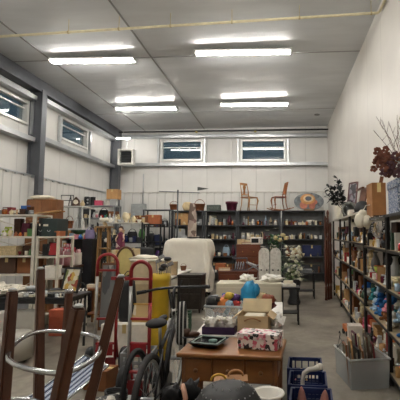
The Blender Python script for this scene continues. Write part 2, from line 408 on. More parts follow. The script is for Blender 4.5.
def k_carton(L, loc, rz, c, w, h, d=None):
    d = d or w * .75; g = thing('carton', L, 'box', loc, rz)
    MB().box((0, 0, h / 2), (w, d, h), bev=.006).build('body', C(c, .75), g)
    mb = MB().box((0, 0, h + .001), (w * .99, .05, .003)); mb.box((0, -d / 2 - .001, h * .86), (.05, .003, h * .27)); mb.build('tape', mat('c8b37c', .3), g); return g
def k_book(L, loc, rz, c, w, h, d=None):
    d = d or .16; g = thing('book', L, 'book', loc, rz); mb = MB()
    for s in (-1, 1): mb.box((s * (w / 2 - .003), 0, h / 2), (.006, d, h))
    mb.box((0, -d / 2 + .003, h / 2), (w, .006, h)); mb.build('cover', C(c, .5), g)
    MB().box((0, .004, h / 2), (w - .013, d - .012, h - .012)).build('pages', C('ivory', .8), g); return g
def k_flatbook(L, loc, rz, c, w, h, d=None):
    d = d or w * .7; g = thing('book', L, 'book', loc, rz); mb = MB()
    for z in (.004, h - .004): mb.box((0, 0, z), (w, d, .008))
    mb.box((-w / 2 + .004, 0, h / 2), (.008, d, h)); mb.build('cover', C(c, .5), g)
    MB().box((.004, 0, h / 2), (w - .016, d - .014, h - .017)).build('pages', C('ivory', .8), g); return g
def lathe_thing(name, cat, prof, n=16, rough=.3):
    def f(L, loc, rz, c, w, h, d=None):
        return one(name, MB().lathe([(r * w / 2, z * h) for r, z in prof], n), C(c, rough), L, cat, loc, rz, None, True)
    return f
k_vase = lathe_thing('vase', 'vase', [(.5, 0), (.7, .05), (1, .35), (.9, .55), (.45, .8), (.4, .9), (.6, 1), (.5, .98), (.32, .88)])
k_urn = lathe_thing('urn', 'urn', [(.55, 0), (.55, .04), (.3, .1), (.8, .35), (1, .6), (.8, .82), (.6, .9), (.75, 1), (.6, .97)])
k_bottle = lathe_thing('bottle', 'bottle', [(.9, 0), (1, .03), (1, .55), (.85, .66), (.35, .78), (.33, .93), (.42, .94), (.42, 1), (.2, 1)], rough=.15)
k_bowl = lathe_thing('bowl', 'bowl', [(.4, 0), (.42, .08), (.75, .4), (1, 1), (.95, 1), (.7, .45), (.3, .15)])
k_candle = lathe_thing('candlestick', 'candlestick', [(.9, 0), (1, .03), (.4, .1), (.25, .3), (.45, .4), (.22, .5), (.3, .7), (.6, .74), (.35, .77), (.32, .98), (.05, 1)])
k_flower_pot = lathe_thing('flower_pot', 'flower pot', [(.72, 0), (.75, .02), (.9, .75), (1, .76), (1, 1), (.9, 1), (.85, .8), (.7, .1)], rough=.5)
k_can = lathe_thing('tin_can', 'tin', [(.95, 0), (1, .02), (.96, .06), (.96, .9), (1, .93), (1, 1), (.9, 1), (.88, .96)], rough=.3)
def k_jar(L, loc, rz, c, w, h, d=None):
    g = thing('jar', L, 'jar', loc, rz)
    MB().lathe([(w * .42, 0), (w / 2, .03 * h), (w / 2, .65 * h), (w * .38, .8 * h), (w * .38, .84 * h)], 16).build('body', C(c, .2), g, True)
    MB().lathe([(w * .42, .82 * h), (w * .42, .97 * h), (w * .1, h)], 16).build('lid', C('silver', .3, .6), g, True); return g
def k_mug(L, loc, rz, c, w, h, d=None):
    g = thing('mug', L, 'mug', loc, rz)
    MB().lathe([(w * .36, 0), (w * .4, .03 * h), (w * .4, h), (w * .36, h), (w * .35, .1 * h)], 16).build('body', C(c, .25), g, True)
    MB().tube(arc((w * .38, 0, h * .5), h * .28, -80, 80, 8), w * .045, 6).build('handle', C(c, .25), g, True); return g
def k_teapot(L, loc, rz, c, w, h, d=None):
    g = thing('teapot', L, 'teapot', loc, rz); m = C(c, .2); b = w * .34
    MB().lathe([(b * .6, 0), (b * .7, .03 * h), (b, .35 * h), (b * .8, .68 * h), (b * .5, .78 * h)], 16).build('body', m, g, True)
    MB().lathe([(b * .52, .77 * h), (b * .4, .86 * h), (b * .12, .9 * h), (b * .16, .97 * h), (b * .03, h)], 12).build('lid', m, g, True)
    MB().tube([(b * .85, 0, h * .3), (b * 1.2, 0, h * .4), (w * .5, 0, h * .72)], [b * .2, b * .14, b * .09], 8).build('spout', m, g, True)
    MB().tube(arc((-b * .85, 0, h * .42), h * .24, 90, 270, 8), b * .09, 6).build('handle', m, g, True); return g
def k_lamp(L, loc, rz, c, w, h, d=None, shade='ivory'):
    g = thing('table_lamp', L, 'lamp', loc, rz)
    MB().lathe([(w * .3, 0), (w * .3, .03 * h), (w * .1, .08 * h), (w * .22, .28 * h), (w * .16, .45 * h), (w * .05, .52 * h), (w * .04, .66 * h)], 14).build('base', C(c, .3), g, True)
    MB().lathe([(w * .5, .55 * h), (w * .3, h), (w * .29, h), (w * .48, .56 * h)], 18).build('lamp_shade', C(shade, .8), g, True); return g
def k_frame(L, loc, rz, c, w, h, d=None, pic='pale_blue', tilt=-10):
    g = thing('picture_frame', L, 'picture', loc, rz); t = min(w, h) * .09; E = Euler((R(tilt), 0, 0)); M = E.to_matrix(); mb = MB(); dz = math.sin(R(-tilt)) * .015
    for s in (-1, 1):
        mb.box(M @ Vector((s * (w / 2 - t / 2), 0, h / 2)), (t, .02, h), E); mb.box(M @ Vector((0, 0, h / 2 + s * (h / 2 - t / 2))), (w - 2 * t, .02, t), E)
    mb.build('frame', C(c, .4), g)
    pm = pattern('pic_%s' % pic, [(0, HEX.get(pic, pic)), (.35, 'd8d2c0'), (.6, HEX.get(pic, pic)), (.8, '6d6a58')], 7)
    MB().box(M @ Vector((0, .004, h / 2)), (w - 2 * t, .008, h - 2 * t), E).build('picture', pm, g); return g
def k_plate(L, loc, rz, c, w, h, d=None):
    M = Euler((R(78), 0, 0)).to_matrix(); r = h / 2
    return one('display_plate', MB().lathe([(r * .5, 0), (r * .6, .004), (r, .02), (r, .024), (r * .6, .01)], 20, (0, 0, r * .985), M=M), C(c, .2), L, 'plate', loc, rz, None, True)
def foliage(mb, n, h, spread, L, w, z0=0, droop=.4):
    for _ in range(n):
        a = random.uniform(0, 6.28); e = random.uniform(.15, 1.1); r = random.uniform(0, spread); z = z0 + random.uniform(0, h)
        mb.leaf((r * math.cos(a), r * math.sin(a), z), (math.cos(a) * math.cos(e), math.sin(a) * math.cos(e), math.sin(e)), L * random.uniform(.7, 1.2), w, droop)
    return mb
def k_plant(L, loc, rz, c, w, h, d=None, pot='copper'):
    g = thing('potted_plant', L, 'plant', loc, rz); p = w * .3
    MB().lathe([(p * .7, 0), (p, h * .3), (p * 1.08, h * .3), (p * 1.08, h * .34), (p * .9, h * .34), (p * .85, h * .28)], 14).build('pot', C(pot, .6), g, True)
    foliage(MB(), 55, h * .35, w * .14, w * .36, w * .12, h * .3).build('foliage', C(c, .5, var=.35, scale=14), g); return g
def k_basket(L, loc, rz, c, w, h, d=None):
    g = thing('wicker_basket', L, 'basket', loc, rz); hb = h * .55; m = pattern('wicker_' + c, [(0, HEX[c]), (.5, '5e3a20')], 30, 'wave', .7, (.3, .3, 1.2))
    MB().lathe([(w * .36, 0), (w * .4, .02), (w * .5, hb), (w * .52, hb), (w * .52, hb + .02), (w * .47, hb + .02), (w * .38, .03)], 18, sy=.75).build('body', m, g, True)
    MB().tube(arc((0, 0, hb * .9), w * .44, 0, 180, 14)[:0] + [(w * .47 * math.cos(R(q)), 0, hb * .95 + (h - hb) * math.sin(R(q))) for q in range(0, 181, 12)], w * .03, 6).build('handle', C('brown', .6), g, True); return g
def k_tray_basket(L, loc, rz, c, w, h, d=None):
    d = d or w * .7; g = thing('open_basket', L, 'basket', loc, rz); m = C(c, .6, var=.25, scale=40); mb = MB(); t = .012
    mb.box((0, 0, t / 2), (w * .9, d * .9, t))
    for s in (-1, 1): mb.box((s * (w / 2 - t), 0, h / 2), (t, d, h), (0, R(s * 5), 0)); mb.box((0, s * (d / 2 - t), h / 2), (w - t, t, h), (R(-s * 5), 0, 0))
    mb.build('body', m, g); mb = MB(); mb.tube([(-w / 2, -d / 2, h), (w / 2, -d / 2, h), (w / 2, d / 2, h), (-w / 2, d / 2, h)], .012, 6, True); mb.build('rim', C(c, .5), g); return g
def k_figurine(L, loc, rz, c, w, h, d=None):
    g = thing('figurine', L, 'figurine', loc, rz); m = C(c, .35); mb = MB()
    mb.lathe([(w * .5, 0), (w * .5, .04 * h), (w * .42, .06 * h), (w * .34, .3 * h), (w * .2, .52 * h), (w * .3, .68 * h), (w * .12, .78 * h), (w * .1, .8 * h)], 12)
    for s in (-1, 1): mb.tube([(s * w * .28, 0, h * .68), (s * w * .42, -w * .1, h * .52), (s * w * .18, -w * .3, h * .46)], [w * .09, w * .07, w * .06], 6)
    mb.build('body', m, g, True); MB().ell((0, 0, h * .89), (w * .17, w * .18, h * .11), 10).build('head', m, g, True); return g
def k_plush(L, loc, rz, c, w, h, d=None, belly='ivory'):
    g = thing('plush_toy', L, 'plush toy', loc, rz); m = C(c, .95, var=.2, scale=40, bump=.3); r = w / 2; mb = MB()
    mb.ell((0, 0, h * .34), (r * .72, r * .62, h * .34), 12, .1)
    for s in (-1, 1): mb.ell((s * r * .62, -r * .5, h * .12), (r * .28, r * .45, h * .12), 8); mb.ell((s * r * .72, -r * .2, h * .45), (r * .22, r * .25, h * .18), 8)
    mb.build('body', m, g, True)
    mb = MB().ell((0, -r * .1, h * .77), (r * .58, r * .52, h * .23), 12)
    for s in (-1, 1): mb.ell((s * r * .48, 0, h * .93), (r * .2, r * .12, h * .09), 8)
    mb.build('head', m, g, True); MB().ell((0, -r * .55, h * .72), (r * .26, r * .2, h * .09), 8).build('muzzle', C(belly, .9), g, True); return g
def k_cushion(L, loc, rz, c, w, h, d=None):
    d = d or w * .8; mb = MB(); n = 10; vs, fs = [], []
    for s in (0, 1):
        for i in range(n + 1):
            for j in range(n + 1):
                u, v = i / n * 2 - 1, j / n * 2 - 1; t = ((1 - u ** 4) * (1 - v ** 4)) ** .5
                vs.append((u * w / 2 * (1 - .06 * (1 - v * v)), v * d / 2 * (1 - .06 * (1 - u * u)), h / 2 + (h / 2 if s else -h / 2) * t))
    for s in (0, 1):
        for i in range(n):
            for j in range(n):
                b = s * (n + 1) ** 2 + i * (n + 1) + j; fs.append((b, b + 1, b + n + 2, b + n + 1))
    mb.add(vs, fs); bmesh.ops.remove_doubles(mb.bm, verts=mb.bm.verts[:], dist=1e-4)
    return one('cushion', mb, C(c, .9, var=.2, scale=12, bump=.2), L, 'cushion', loc, rz, None, True)
def k_cloth(L, loc, rz, c, w, h, d=None):
    d = d or w * .7; mb = MB(); n = 4
    for i in range(n): mb.box((random.uniform(-.01, .01), random.uniform(-.01, .01), h * (i + .5) / n), (w * random.uniform(.94, 1), d, h / n * .96), (0, R(random.uniform(-1.2, 1.2)), 0), bev=h / n * .4)
    return one('folded_cloth', mb, C(c, .95, var=.15, bump=.3), L, 'cloth', loc, rz, None, True)
def k_bag(L, loc, rz, c, w, h, d=None):
    d = d or w * .5; g = thing('bag', L, 'bag', loc, rz); mb = MB(); n = 14; vs, fs = [], []
    prof = [(.9, 0), (1, .08), (1.02, .4), (.9, .7), (.8, .8)]
    mb.lathe([(r * w / 2 * (1 + .04 * random.uniform(-1, 1)), z * h) for r, z in prof], n, sy=d / w); mb.build('body', C(c, .75, var=.2, bump=.3), g, True)
    MB().tube([(w * .25 * math.cos(R(q)) * 1.2, 0, h * .76 + h * .24 * math.sin(R(q))) for q in range(0, 181, 15)], w * .03, 6).build('handle', C(c, .6), g, True); return g
def k_radio(L, loc, rz, c, w, h, d=None):
    d = d or w * .5; g = thing('radio', L, 'radio', loc, rz); MB().box((0, 0, h / 2), (w, d, h), bev=h * .08).build('body', C(c, .4), g)
    MB().box((-w * .12, -d / 2 - .003, h * .5), (w * .55, .008, h * .6), bev=.003).build('display', C('charcoal', .2), g)
    mb = MB()
    for z in (.3, .65): mb.lathe([(h * .1, 0), (h * .09, .02)], 10, (w * .33, -d / 2, h * z), M=Euler((R(90), 0, 0)).to_matrix())
    mb.build('knob', C('silver', .3, .6), g); return g
def k_clock(L, loc, rz, c, w, h, d=None):
    d = d or w * .4; g = thing('mantel_clock', L, 'clock', loc, rz)
    MB().prism([(-w / 2, 0), (w / 2, 0), (w / 2, h * .1), (w * .42, h * .14), (w * .42, h * .6), (0, h), (-w * .42, h * .6), (-w * .42, h * .14), (-w / 2, h * .1)], -d / 2, d / 2).build('case', C(c, .4), g)
    MB().lathe([(w * .28, 0), (w * .28, .01), (w * .2, .012)], 18, (0, -d / 2, h * .45), M=Euler((R(90), 0, 0)).to_matrix()).build('dial', C('ivory', .4), g); return g
def k_crate(L, loc, rz, c, w, h, d=None):
    d = d or w * .75; g = thing('plastic_crate', L, 'crate', loc, rz); m = C(c, .45); mb = MB(); t = .014
    mb.box((0, 0, t / 2 + .003), (w - .02, d - .02, t))
    for sx in (-1, 1):
        for sy in (-1, 1): mb.box((sx * (w / 2 - .018), sy * (d / 2 - .018), h / 2), (.036, .036, h), bev=.006)
    for z in (.03, h * .36, h * .64, h - .02):
        for s in (-1, 1): mb.box((0, s * (d / 2 - t / 2), z), (w - .05, t, .035)); mb.box((s * (w / 2 - t / 2), 0, z), (t, d - .05, .035))
    for i in range(1, 5):
        for s in (-1, 1): mb.box((-w / 2 + w * i / 5, s * (d / 2 - t / 2), h / 2), (.012, t * .8, h - .02)); mb.box((s * (w / 2 - t / 2), -d / 2 + d * i / 5, h / 2), (t * .8, .012, h - .02))
    mb.build('body', m, g); return g
def k_toy_truck(L, loc, rz, c, w, h, d=None):
    d = d or w * .45; g = thing('toy_truck', L, 'toy', loc, rz); MB().box((-w * .1, 0, h * .5), (w * .7, d, h * .5), bev=.006).build('body', C(c, .4), g)
    MB().box((w * .36, 0, h * .45), (w * .26, d * .95, h * .6), bev=.01).build('cab', C('white', .4), g)
    for x in (-.3, .3):
        for s in (-1, 1): MB().lathe([(h * .2, -.01), (h * .2, .01)], 12, (x * w, s * d * .5, h * .2), M=Euler((R(90), 0, 0)).to_matrix()).build('wheel', C('black', .7), g)
    return g
def k_shoe(L, loc, rz, c, w, h, d=None):
    g = thing('shoe', L, 'shoe', loc, rz); mb = MB()
    mb.ell((w * .1, 0, h * .35), (w * .42, w * .18, h * .33), 12); mb.lathe([(w * .2, h * .2), (w * .17, h), (w * .14, h), (w * .15, h * .5)], 12, (-w * .25, 0, 0), sy=.8); mb.build('upper', C(c, .6), g, True)
    MB().box((0, 0, h * .06), (w, w * .34, h * .12), bev=h * .04).build('sole', C('charcoal', .7), g); return g
def k_helmet(L, loc, rz, c, w, h, d=None):
    g = thing('helmet', L, 'helmet', loc, rz); MB().lathe([(w * .5, 0), (w * .5, .2 * h), (w * .42, .65 * h), (w * .22, .93 * h), (.01, h)], 16, sy=.85).build('shell', C(c, .25), g, True)
    MB().box((0, -w * .42, h * .08), (w * .6, w * .25, h * .06), bev=.006).build('visor', C('black', .4), g); return g
K = {k[2:]: v for k, v in list(globals().items()) if k.startswith('k_')}
NOUN = dict(box='box', carton='carton', book='upright book', flatbook='flat book', vase='vase', urn='urn', bottle='bottle', bowl='bowl', candle='candlestick', flower_pot='flower pot', can='tin', jar='lidded jar',
            mug='mug', teapot='teapot', lamp='table lamp', frame='framed picture', plate='display plate', plant='potted plant', basket='wicker basket', tray_basket='open basket', figurine='figurine', plush='plush toy',
            cushion='cushion', cloth='folded cloth', bag='bag', radio='radio', clock='clock', crate='crate', toy_truck='toy truck', shoe='shoe', helmet='helmet')
NC = 0
def row(place, a, b, z, items, rz=0, jit=.03, desc=None):
    """stand items ('kind', colour, width, height[, depth[, extra kwargs]]) along the line a-b on a shelf at height z"""
    a, b = Vector(a), Vector(b); L = (b - a).length; tot = sum(i[2] for i in items); gap = (L - tot) / (len(items) + 1)
    t = gap; seen = {}; prev = None; out = []
    for it in items:
        kind, c, w, h = it[:4]; d = it[4] if len(it) > 4 and not isinstance(it[4], dict) else None; kw = it[-1] if isinstance(it[-1], dict) else {}
        q = a.lerp(b, (t + w / 2) / L); t += w + gap
        nm = '%s %s' % (cn(c), NOUN[kind]); n = seen[nm] = seen.get(nm, 0) + 1
        lab = '%s on %s' % (nm, place)
        if prev: lab = '%s beside the %s on %s' % (nm, prev, place)
        prev = nm
        o = K[kind](lab, (q.x + random.uniform(-jit, jit) * .3, q.y + random.uniform(-jit, jit), z + .001), rz + random.uniform(-4, 4), c, w, h, **({'d': d} if d else {}), **kw); out.append(o); o['group'] = 'goods on ' + place
    return out
PAL = ['white', 'cream', 'ivory', 'tan', 'brown', 'dark_brown', 'black', 'grey', 'silver', 'red', 'dark_red', 'pink', 'orange', 'yellow', 'gold', 'green', 'dark_green', 'teal', 'blue', 'pale_blue', 'copper', 'beige', 'maroon', 'purple', 'amber', 'pale_grey', 'rose']
SMALL = ['box', 'vase', 'bottle', 'bowl', 'can', 'jar', 'mug', 'figurine', 'candle', 'book', 'teapot', 'box', 'figurine', 'mug']
def clutter(place, a, b, z, n, hmax=.2, wmax=.11, seed=0, pal=None, jit=.015, rz=0):
    """n small assorted goods in a loose line along the front of a shelf"""
    rr = random.Random(seed * 97 + int(z * 100)); a, b = Vector(a), Vector(b); L = (b - a).length; used = set(); t = 0; ws = []; prev = None
    while len(ws) < n:
        k = rr.choice(SMALL); c = rr.choice(pal or PAL)
        if (k, c) in used: continue
        used.add((k, c)); w = wmax * rr.uniform(.6, 1); h = hmax * rr.uniform(.45, 1)
        if k in ('bowl', 'mug', 'can', 'teapot'): h = min(h, w * 1.1)
        if k == 'book': w, h = .03 + rr.random() * .02, min(hmax, .2)
        if k == 'teapot': w = min(wmax * 1.2, .15); h = w * .8
        ws.append((k, c, w, h))
    tot = sum(x[2] for x in ws); gap = max(.004, (L - tot) / (n + 1)); t = gap
    for k, c, w, h in ws:
        if t + w > L + .01: break
        q = a.lerp(b, (t + w / 2) / L); t += w + gap; nm = '%s %s' % (cn(c), NOUN[k])
        lab = 'small %s on %s' % (nm, place)
        kw = {'d': min(.12, wmax)} if k == 'book' else ({'d': w * .8} if k == 'box' else {})
        o = K[k](lab, (q.x + rr.uniform(-jit, jit), q.y + rr.uniform(-jit, jit), z + .001), rz + rr.uniform(-20, 20), c, w, h, **kw); o['group'] = 'small goods on ' + place
# ---- shelving
def rack(label, name, cat, c, w, d, levels, H, post=.045, col='charcoal', back=None, rz=0, shelf_col=None, brace=False, group=None, metal=.2):
    g = thing(name, label, cat, c, rz, group); m = C(col, .45, metal); ms = C(shelf_col or col, .5, metal)
    for sx in (-1, 1):
        for sy in (-1, 1): MB().box((sx * (w / 2 - post / 2), sy * (d / 2 - post / 2), H / 2), (post, post, H), bev=.003).build('post', m, g)
    for z in levels: MB().box((0, 0, z - .015), (w - .004, d - .004, .03), bev=.003).build('shelf', ms, g)
    if back: MB().box((0, d / 2 + .004, H / 2), (w, .006, H - .02)).build('back_panel', C(back, .55), g)
    if brace:
        mb = MB()
        for (z0, z1) in zip(levels[:-1], levels[1:]):
            mb.tube([(-w / 2 + .03, d / 2 - .01, z0), (w / 2 - .03, d / 2 - .01, z1 - .03)], .008, 6); mb.tube([(w / 2 - .03, d / 2 - .02, z0), (-w / 2 + .03, d / 2 - .02, z1 - .03)], .008, 6)
        mb.build('cross_brace', m, g)
    return g
def table(label, c, w, d, h, top='white', leg='grey', rz=0, name='folding_table', cat='table', t=.035):
    g = thing(name, label, cat, c, rz); MB().box((0, 0, h - t / 2), (w, d, t), bev=.008).build('tabletop', C(top, .45), g)
    for sx in (-1, 1):
        for sy in (-1, 1): MB().tube([(sx * (w / 2 - .06), sy * (d / 2 - .05), 0), (sx * (w / 2 - .06), sy * (d / 2 - .05), h - t)], .017, 8).build('leg', C(leg, .35, .5), g, True)
    MB().box((0, 0, h - t - .03), (w - .14, d - .12, .05)).build('apron', C(leg, .5), g); return g
def dresser(label, c, w, d, h, nrow, ncol=1, col='6b3a1e', rz=0, name='dresser', cat='dresser', legs=.08, knob='gold'):
    g = thing(name, label, cat, c, rz); m = wood(col)
    MB().box((0, 0, (h - .03 + legs) / 2), (w * .96, d * .96, h - .03 - legs), bev=.004).build('body', m, g)
    MB().box((0, 0, h - .015), (w, d, .03), bev=.006).build('top', m, g)
    for sx in (-1, 1):
        for sy in (-1, 1): MB().tube([(sx * (w / 2 - .06), sy * (d / 2 - .06), 0), (sx * (w / 2 - .06), sy * (d / 2 - .06), legs + .01)], [.018, .028], 8).build('leg', m, g)
    dh = (h - .08 - legs) / nrow; dw = (w * .96 - .04) / ncol
    for i in range(nrow):
        for j in range(ncol):
            q = (-w * .48 + .02 + dw * (j + .5), -d * .48 - .006, legs + .02 + dh * (i + .5)); f = MB().box(q, (dw - .02, .02, dh - .02), bev=.004).build('drawer', m, g)
            for s in ((-.25, .25) if dw > .45 else (0,)): MB().ell((q[0] + s * dw, q[1] - .022, q[2]), (.014, .014, .014), 8).build('knob', C(knob, .3, .7), f, True)
    return g
# ================================================================== FAR WALL
YS = 13.4; BD = .46     # rack centre line and depth
def S(px): return (px - 281) * 13.17 / 400
LV = [.31, .84, 1.40, 1.86, 2.34]
def back_rack(p0, p1, label, back='6f7274', H=2.34, lv=LV):
    x0, x1 = S(p0), S(p1)
    rack(label, 'steel_shelving_unit', 'shelving', ((x0 + x1) / 2, YS, 0), x1 - x0 - .01, BD, lv, H, .045, '3f4246', back)
back_rack(141, 169.5, 'dark steel shelving unit on the far wall, lower left one with open top bay', None, 2.38, [.31, .84, 1.2, 1.82, 2.38])
back_rack(170, 203, 'grey steel shelving unit on the far wall behind the white cloth cover')
back_rack(203.5, 237, 'grey steel shelving unit on the far wall holding the purple pot on top')
back_rack(237.5, 281, 'dark steel shelving unit on the far wall carrying the two wooden chairs')
back_rack(281.5, 325, 'dark steel shelving unit on the far wall carrying the oval painted disc')
yb = YS + .03
def brow(p0, p1, z, place, items): return row(place, (S(p0) + .06, yb, 0), (S(p1) - .06, yb, 0), z, items)
# tops
brow(164, 178, 2.34 + .04, 'top of dark far wall shelving', [('basket', 'copper', .3, .3)])
brow(203, 222, 2.34, 'top of grey far wall shelving', [('crate', '4c554e', .44, .2, .3)])[0]['label'] = 'dark grey green crate on top of the far shelving beside the purple pot'
k_basket('woven brown basket with arched handle on top of grey far shelving', (S(197.5), yb, 2.34), 8, 'copper', .36, .4)
k_cushion('beige floppy cushion on top of grey far shelving beside the basket', (S(185), yb, 2.34), 8, 'beige', .36, .3)
MB  # purple pot
k_flower_pot('large purple flower pot on top of the far shelving', (S(230.5), yb, 2.34), 0, 'maroon', .42, .31)
# ladies: two old wooden chairs
def chair(label, loc, rz, rocker, seat_c, wcol):
    g = thing('rocking_chair' if rocker else 'dining_chair', label, 'chair', loc, rz); m = wood(wcol, .7); z0 = .05 if rocker else 0; sh = .45
    def cab(x, y, s): return [(x, y, sh), (x * 1.12, y * 1.12, sh - .1), (x * 1.0, y * 1.02, sh * .45), (x * .95, y * .98, z0 + .06), (x * 1.06, y * 1.06, z0)]
    for s in (-1, 1):
        MB().tube(cab(s * .19, -.19, s), [.024, .03, .019, .015, .02], 8).build('leg', m, g, True)
        MB().tube([(s * .165, .18, sh), (s * .17, .2, .22), (s * .175, .25, z0)], [.02, .017, .015], 8).build('leg', m, g, True)
    MB().box((0, 0, sh + .005), (.43, .42, .04), bev=.015).build('seat', wood(seat_c, .7), g)
    MB().tube([(-.18, -.15, .2), (.18, -.15, .2)], .01, 6).build('stretcher', m, g)
    hb = .98
    for s in (-1, 1): MB().tube([(s * .165, .18, sh), (s * .17, .215, sh + .25), (s * .165, .28, hb)], [.02, .017, .014], 8).build('back_post', m, g, True)
    mb = MB()
    for z, y, hh in ((hb - .04, .268, .08), (sh + .12, .2, .035)): mb.box((0, y, z), (.33, .02, hh), (R(-10), 0, 0), bev=.005)
    mb.build('back_rail', m, g)
    if rocker:
        mb = MB()
        for x in (-.1, -.05, 0, .05, .1): mb.tube([(x, .203, sh + .12), (x, .262, hb - .06)], .009, 6)
        mb.build('back_slats', m, g)
        for s in (-1, 1): MB().tube([(s * .18, -.38, .085), (s * .18, -.2, .03), (s * .18, .05, .014), (s * .18, .28, .04), (s * .18, .48, .11)], .016, 6).build('rocker', m, g, True)
    else: MB().prism([(-.05, sh + .12), (.05, sh + .12), (.035, sh + .26), (.07, sh + .38), (.03, hb - .06), (-.03, hb - .06), (-.07, sh + .38), (-.035, sh + .26)], .23, .245).build('splat', m, g)
    g.scale = (.98,) * 3; return g
chair('honey wooden side chair with splat back standing on top of the far shelving', (S(248.5), YS, 2.34), 50, False, 'a06a38', 'b07c44')
chair('small brown rocking chair with slatted back on top of the far shelving', (S(279), YS, 2.345), -72, True, '8c3f25', '9a5c30')
g = thing('painted_disc', 'large oval painted disc with orange and grey rings on the far shelving', 'disc', (S(309.5), YS, 2.36), 0)
M = Euler((R(82), 0, 0)).to_matrix(); cc = Vector((0, .02, .31))
MB().lathe([(.3, -.012), (.34, -.008), (.34, .008), (.3, .012)], 36, cc, sx=1.47, sy=.9, M=M).build('disc', pattern('disc_grey', [(0, '6d7478'), (.4, '7f868a'), (.7, '5d6468')], 9), g)
for nm, r, c, dz, ox, oz in (('ring', .2, 'c0884e', -.018, -.04, .08), ('ring', .135, 'cdb691', -.024, -.02, .1), ('centre', .085, '4a4f58', -.03, -.02, .1)):
    MB().lathe([(r, 0), (r, .01)], 26, cc + Vector((ox, dz, oz)), sx=1.25, sy=.9, M=M).build(nm, C(c, .5, var=.25), g)
mb = MB()
for x, z, r in ((-.18, -.12, .13), (.1, -.15, .11), (.2, -.02, .08)): mb.lathe([(r, 0), (r, .012)], 18, cc + Vector((x, -.028, z)), M=M)
mb.build('petals', C('b9705a', .6, var=.3), g)
mb = MB().box((0, .06, .01), (.36, .22, .02)); mb.box((0, -.035, .035), (.34, .02, .05)); mb.tube([(-.1, .16, .01), (-.1, .07, .4)], .012); mb.tube([(.1, .16, .01), (.1, .07, .4)], .012); mb.build('stand', wood('9a7748'), g)
g.location.z = 2.34
# shelf contents
brow(141, 169, 1.82, 'upper shelf of dark far shelving', [('carton', 'brown', .38, .3, .34), ('bag', 'charcoal', .3, .25)])
brow(141, 169, 1.2, 'third shelf of dark far shelving', [('box', 'black', .3, .3), ('bag', 'navy', .25, .35), ('helmet', 'charcoal', .25, .22)])
brow(141, 169, .84, 'low shelf of dark far shelving', [('box', 'charcoal', .35, .26), ('crate', 'black', .4, .25, .34)])
brow(171, 203, 1.86, 'top bay of cloth side grey shelving', [('carton', 'tan', .42, .4, .34), ('frame', 'black', .26, .34, {'pic': 'grey'}), ('jar', 'silver', .12, .2)])
brow(171, 203, 1.40, 'middle bay of cloth side grey shelving', [('carton', 'pale_grey', .32, .34, .3), ('helmet', 'black', .25, .2), ('shoe', 'charcoal', .26, .14)])
brow(171, 203, .84, 'lower bay of cloth side grey shelving', [('box', 'black', .4, .3), ('vase', 'charcoal', .2, .35), ('bag', 'black', .3, .4)])
brow(204, 237, 1.86, 'top bay of purple pot shelving', [('frame', 'charcoal', .3, .36, {'pic': 'pale_grey'}), ('plant', 'dark_green', .28, .3), ('vase', 'maroon', .16, .32), ('jar', 'grey', .1, .18)])
brow(204, 237, 1.40, 'middle bay of purple pot shelving', [('shoe', 'black', .27, .14), ('bowl', 'charcoal', .22, .1), ('mug', 'white', .13, .14), ('toy_truck', 'black', .3, .12)])
brow(204, 237, .84, 'lower bay of purple pot shelving', [('box', 'black', .2, .3), ('helmet', 'charcoal', .24, .2), ('bag', 'pale_blue', .24, .36), ('vase', 'maroon', .14, .36)])
brow(204, 237, .31, 'bottom bay of purple pot shelving', [('carton', 'charcoal', .4, .3, .32), ('carton', 'brown', .4, .26, .32)])
brow(238, 281, 1.86, 'top bay below the wooden chairs', [('bottle', 'silver', .09, .3), ('candle', 'gold', .09, .3), ('vase', 'white', .12, .2), ('teapot', 'charcoal', .22, .18), ('bottle', 'pale_blue', .08, .32), ('figurine', 'beige', .11, .26), ('jar', 'tan', .12, .2)])
brow(238, 281, 1.40, 'middle bay below the wooden chairs', [('can', 'white', .13, .2), ('can', 'ivory', .13, .21), ('jar', 'white', .14, .22), ('mug', 'ivory', .14, .16), ('vase', 'cream', .14, .24), ('box', 'dark_red', .2, .1), ('bowl', 'beige', .24, .12)])
brow(238, 281, .84, 'lower bay below the wooden chairs', [('book', 'dark_red', .05, .26), ('book', 'brown', .05, .27), ('box', 'tan', .32, .2), ('bowl', 'copper', .28, .14), ('lamp', 'brown', .26, .44)])
brow(282, 325, 1.86, 'top bay under the oval disc', [('bowl', 'brown', .26, .13), ('bowl', 'amber', .2, .12), ('flatbook', 'dark_blue', .26, .1), ('bowl', 'white', .3, .17), ('radio', 'black', .26, .14)])
brow(282, 325, 1.40, 'middle bay under the oval disc', [('mug', 'red', .12, .1), ('cloth', 'white', .24, .12), ('basket', 'brown', .24, .2), ('teapot', 'pale_grey', .2, .18), ('mug', 'white', .13, .12), ('figurine', 'charcoal', .1, .2)])
brow(282, 325, .84, 'lower bay under the oval disc', [('vase', 'brown', .16, .3), ('carton', 'beige', .3, .26), ('carton', 'navy', .62, .36, .36)])
brow(282, 325, .31, 'bottom bay under the oval disc', [('carton', 'grey', .4, .26, .32), ('carton', 'charcoal', .6, .26, .36)])
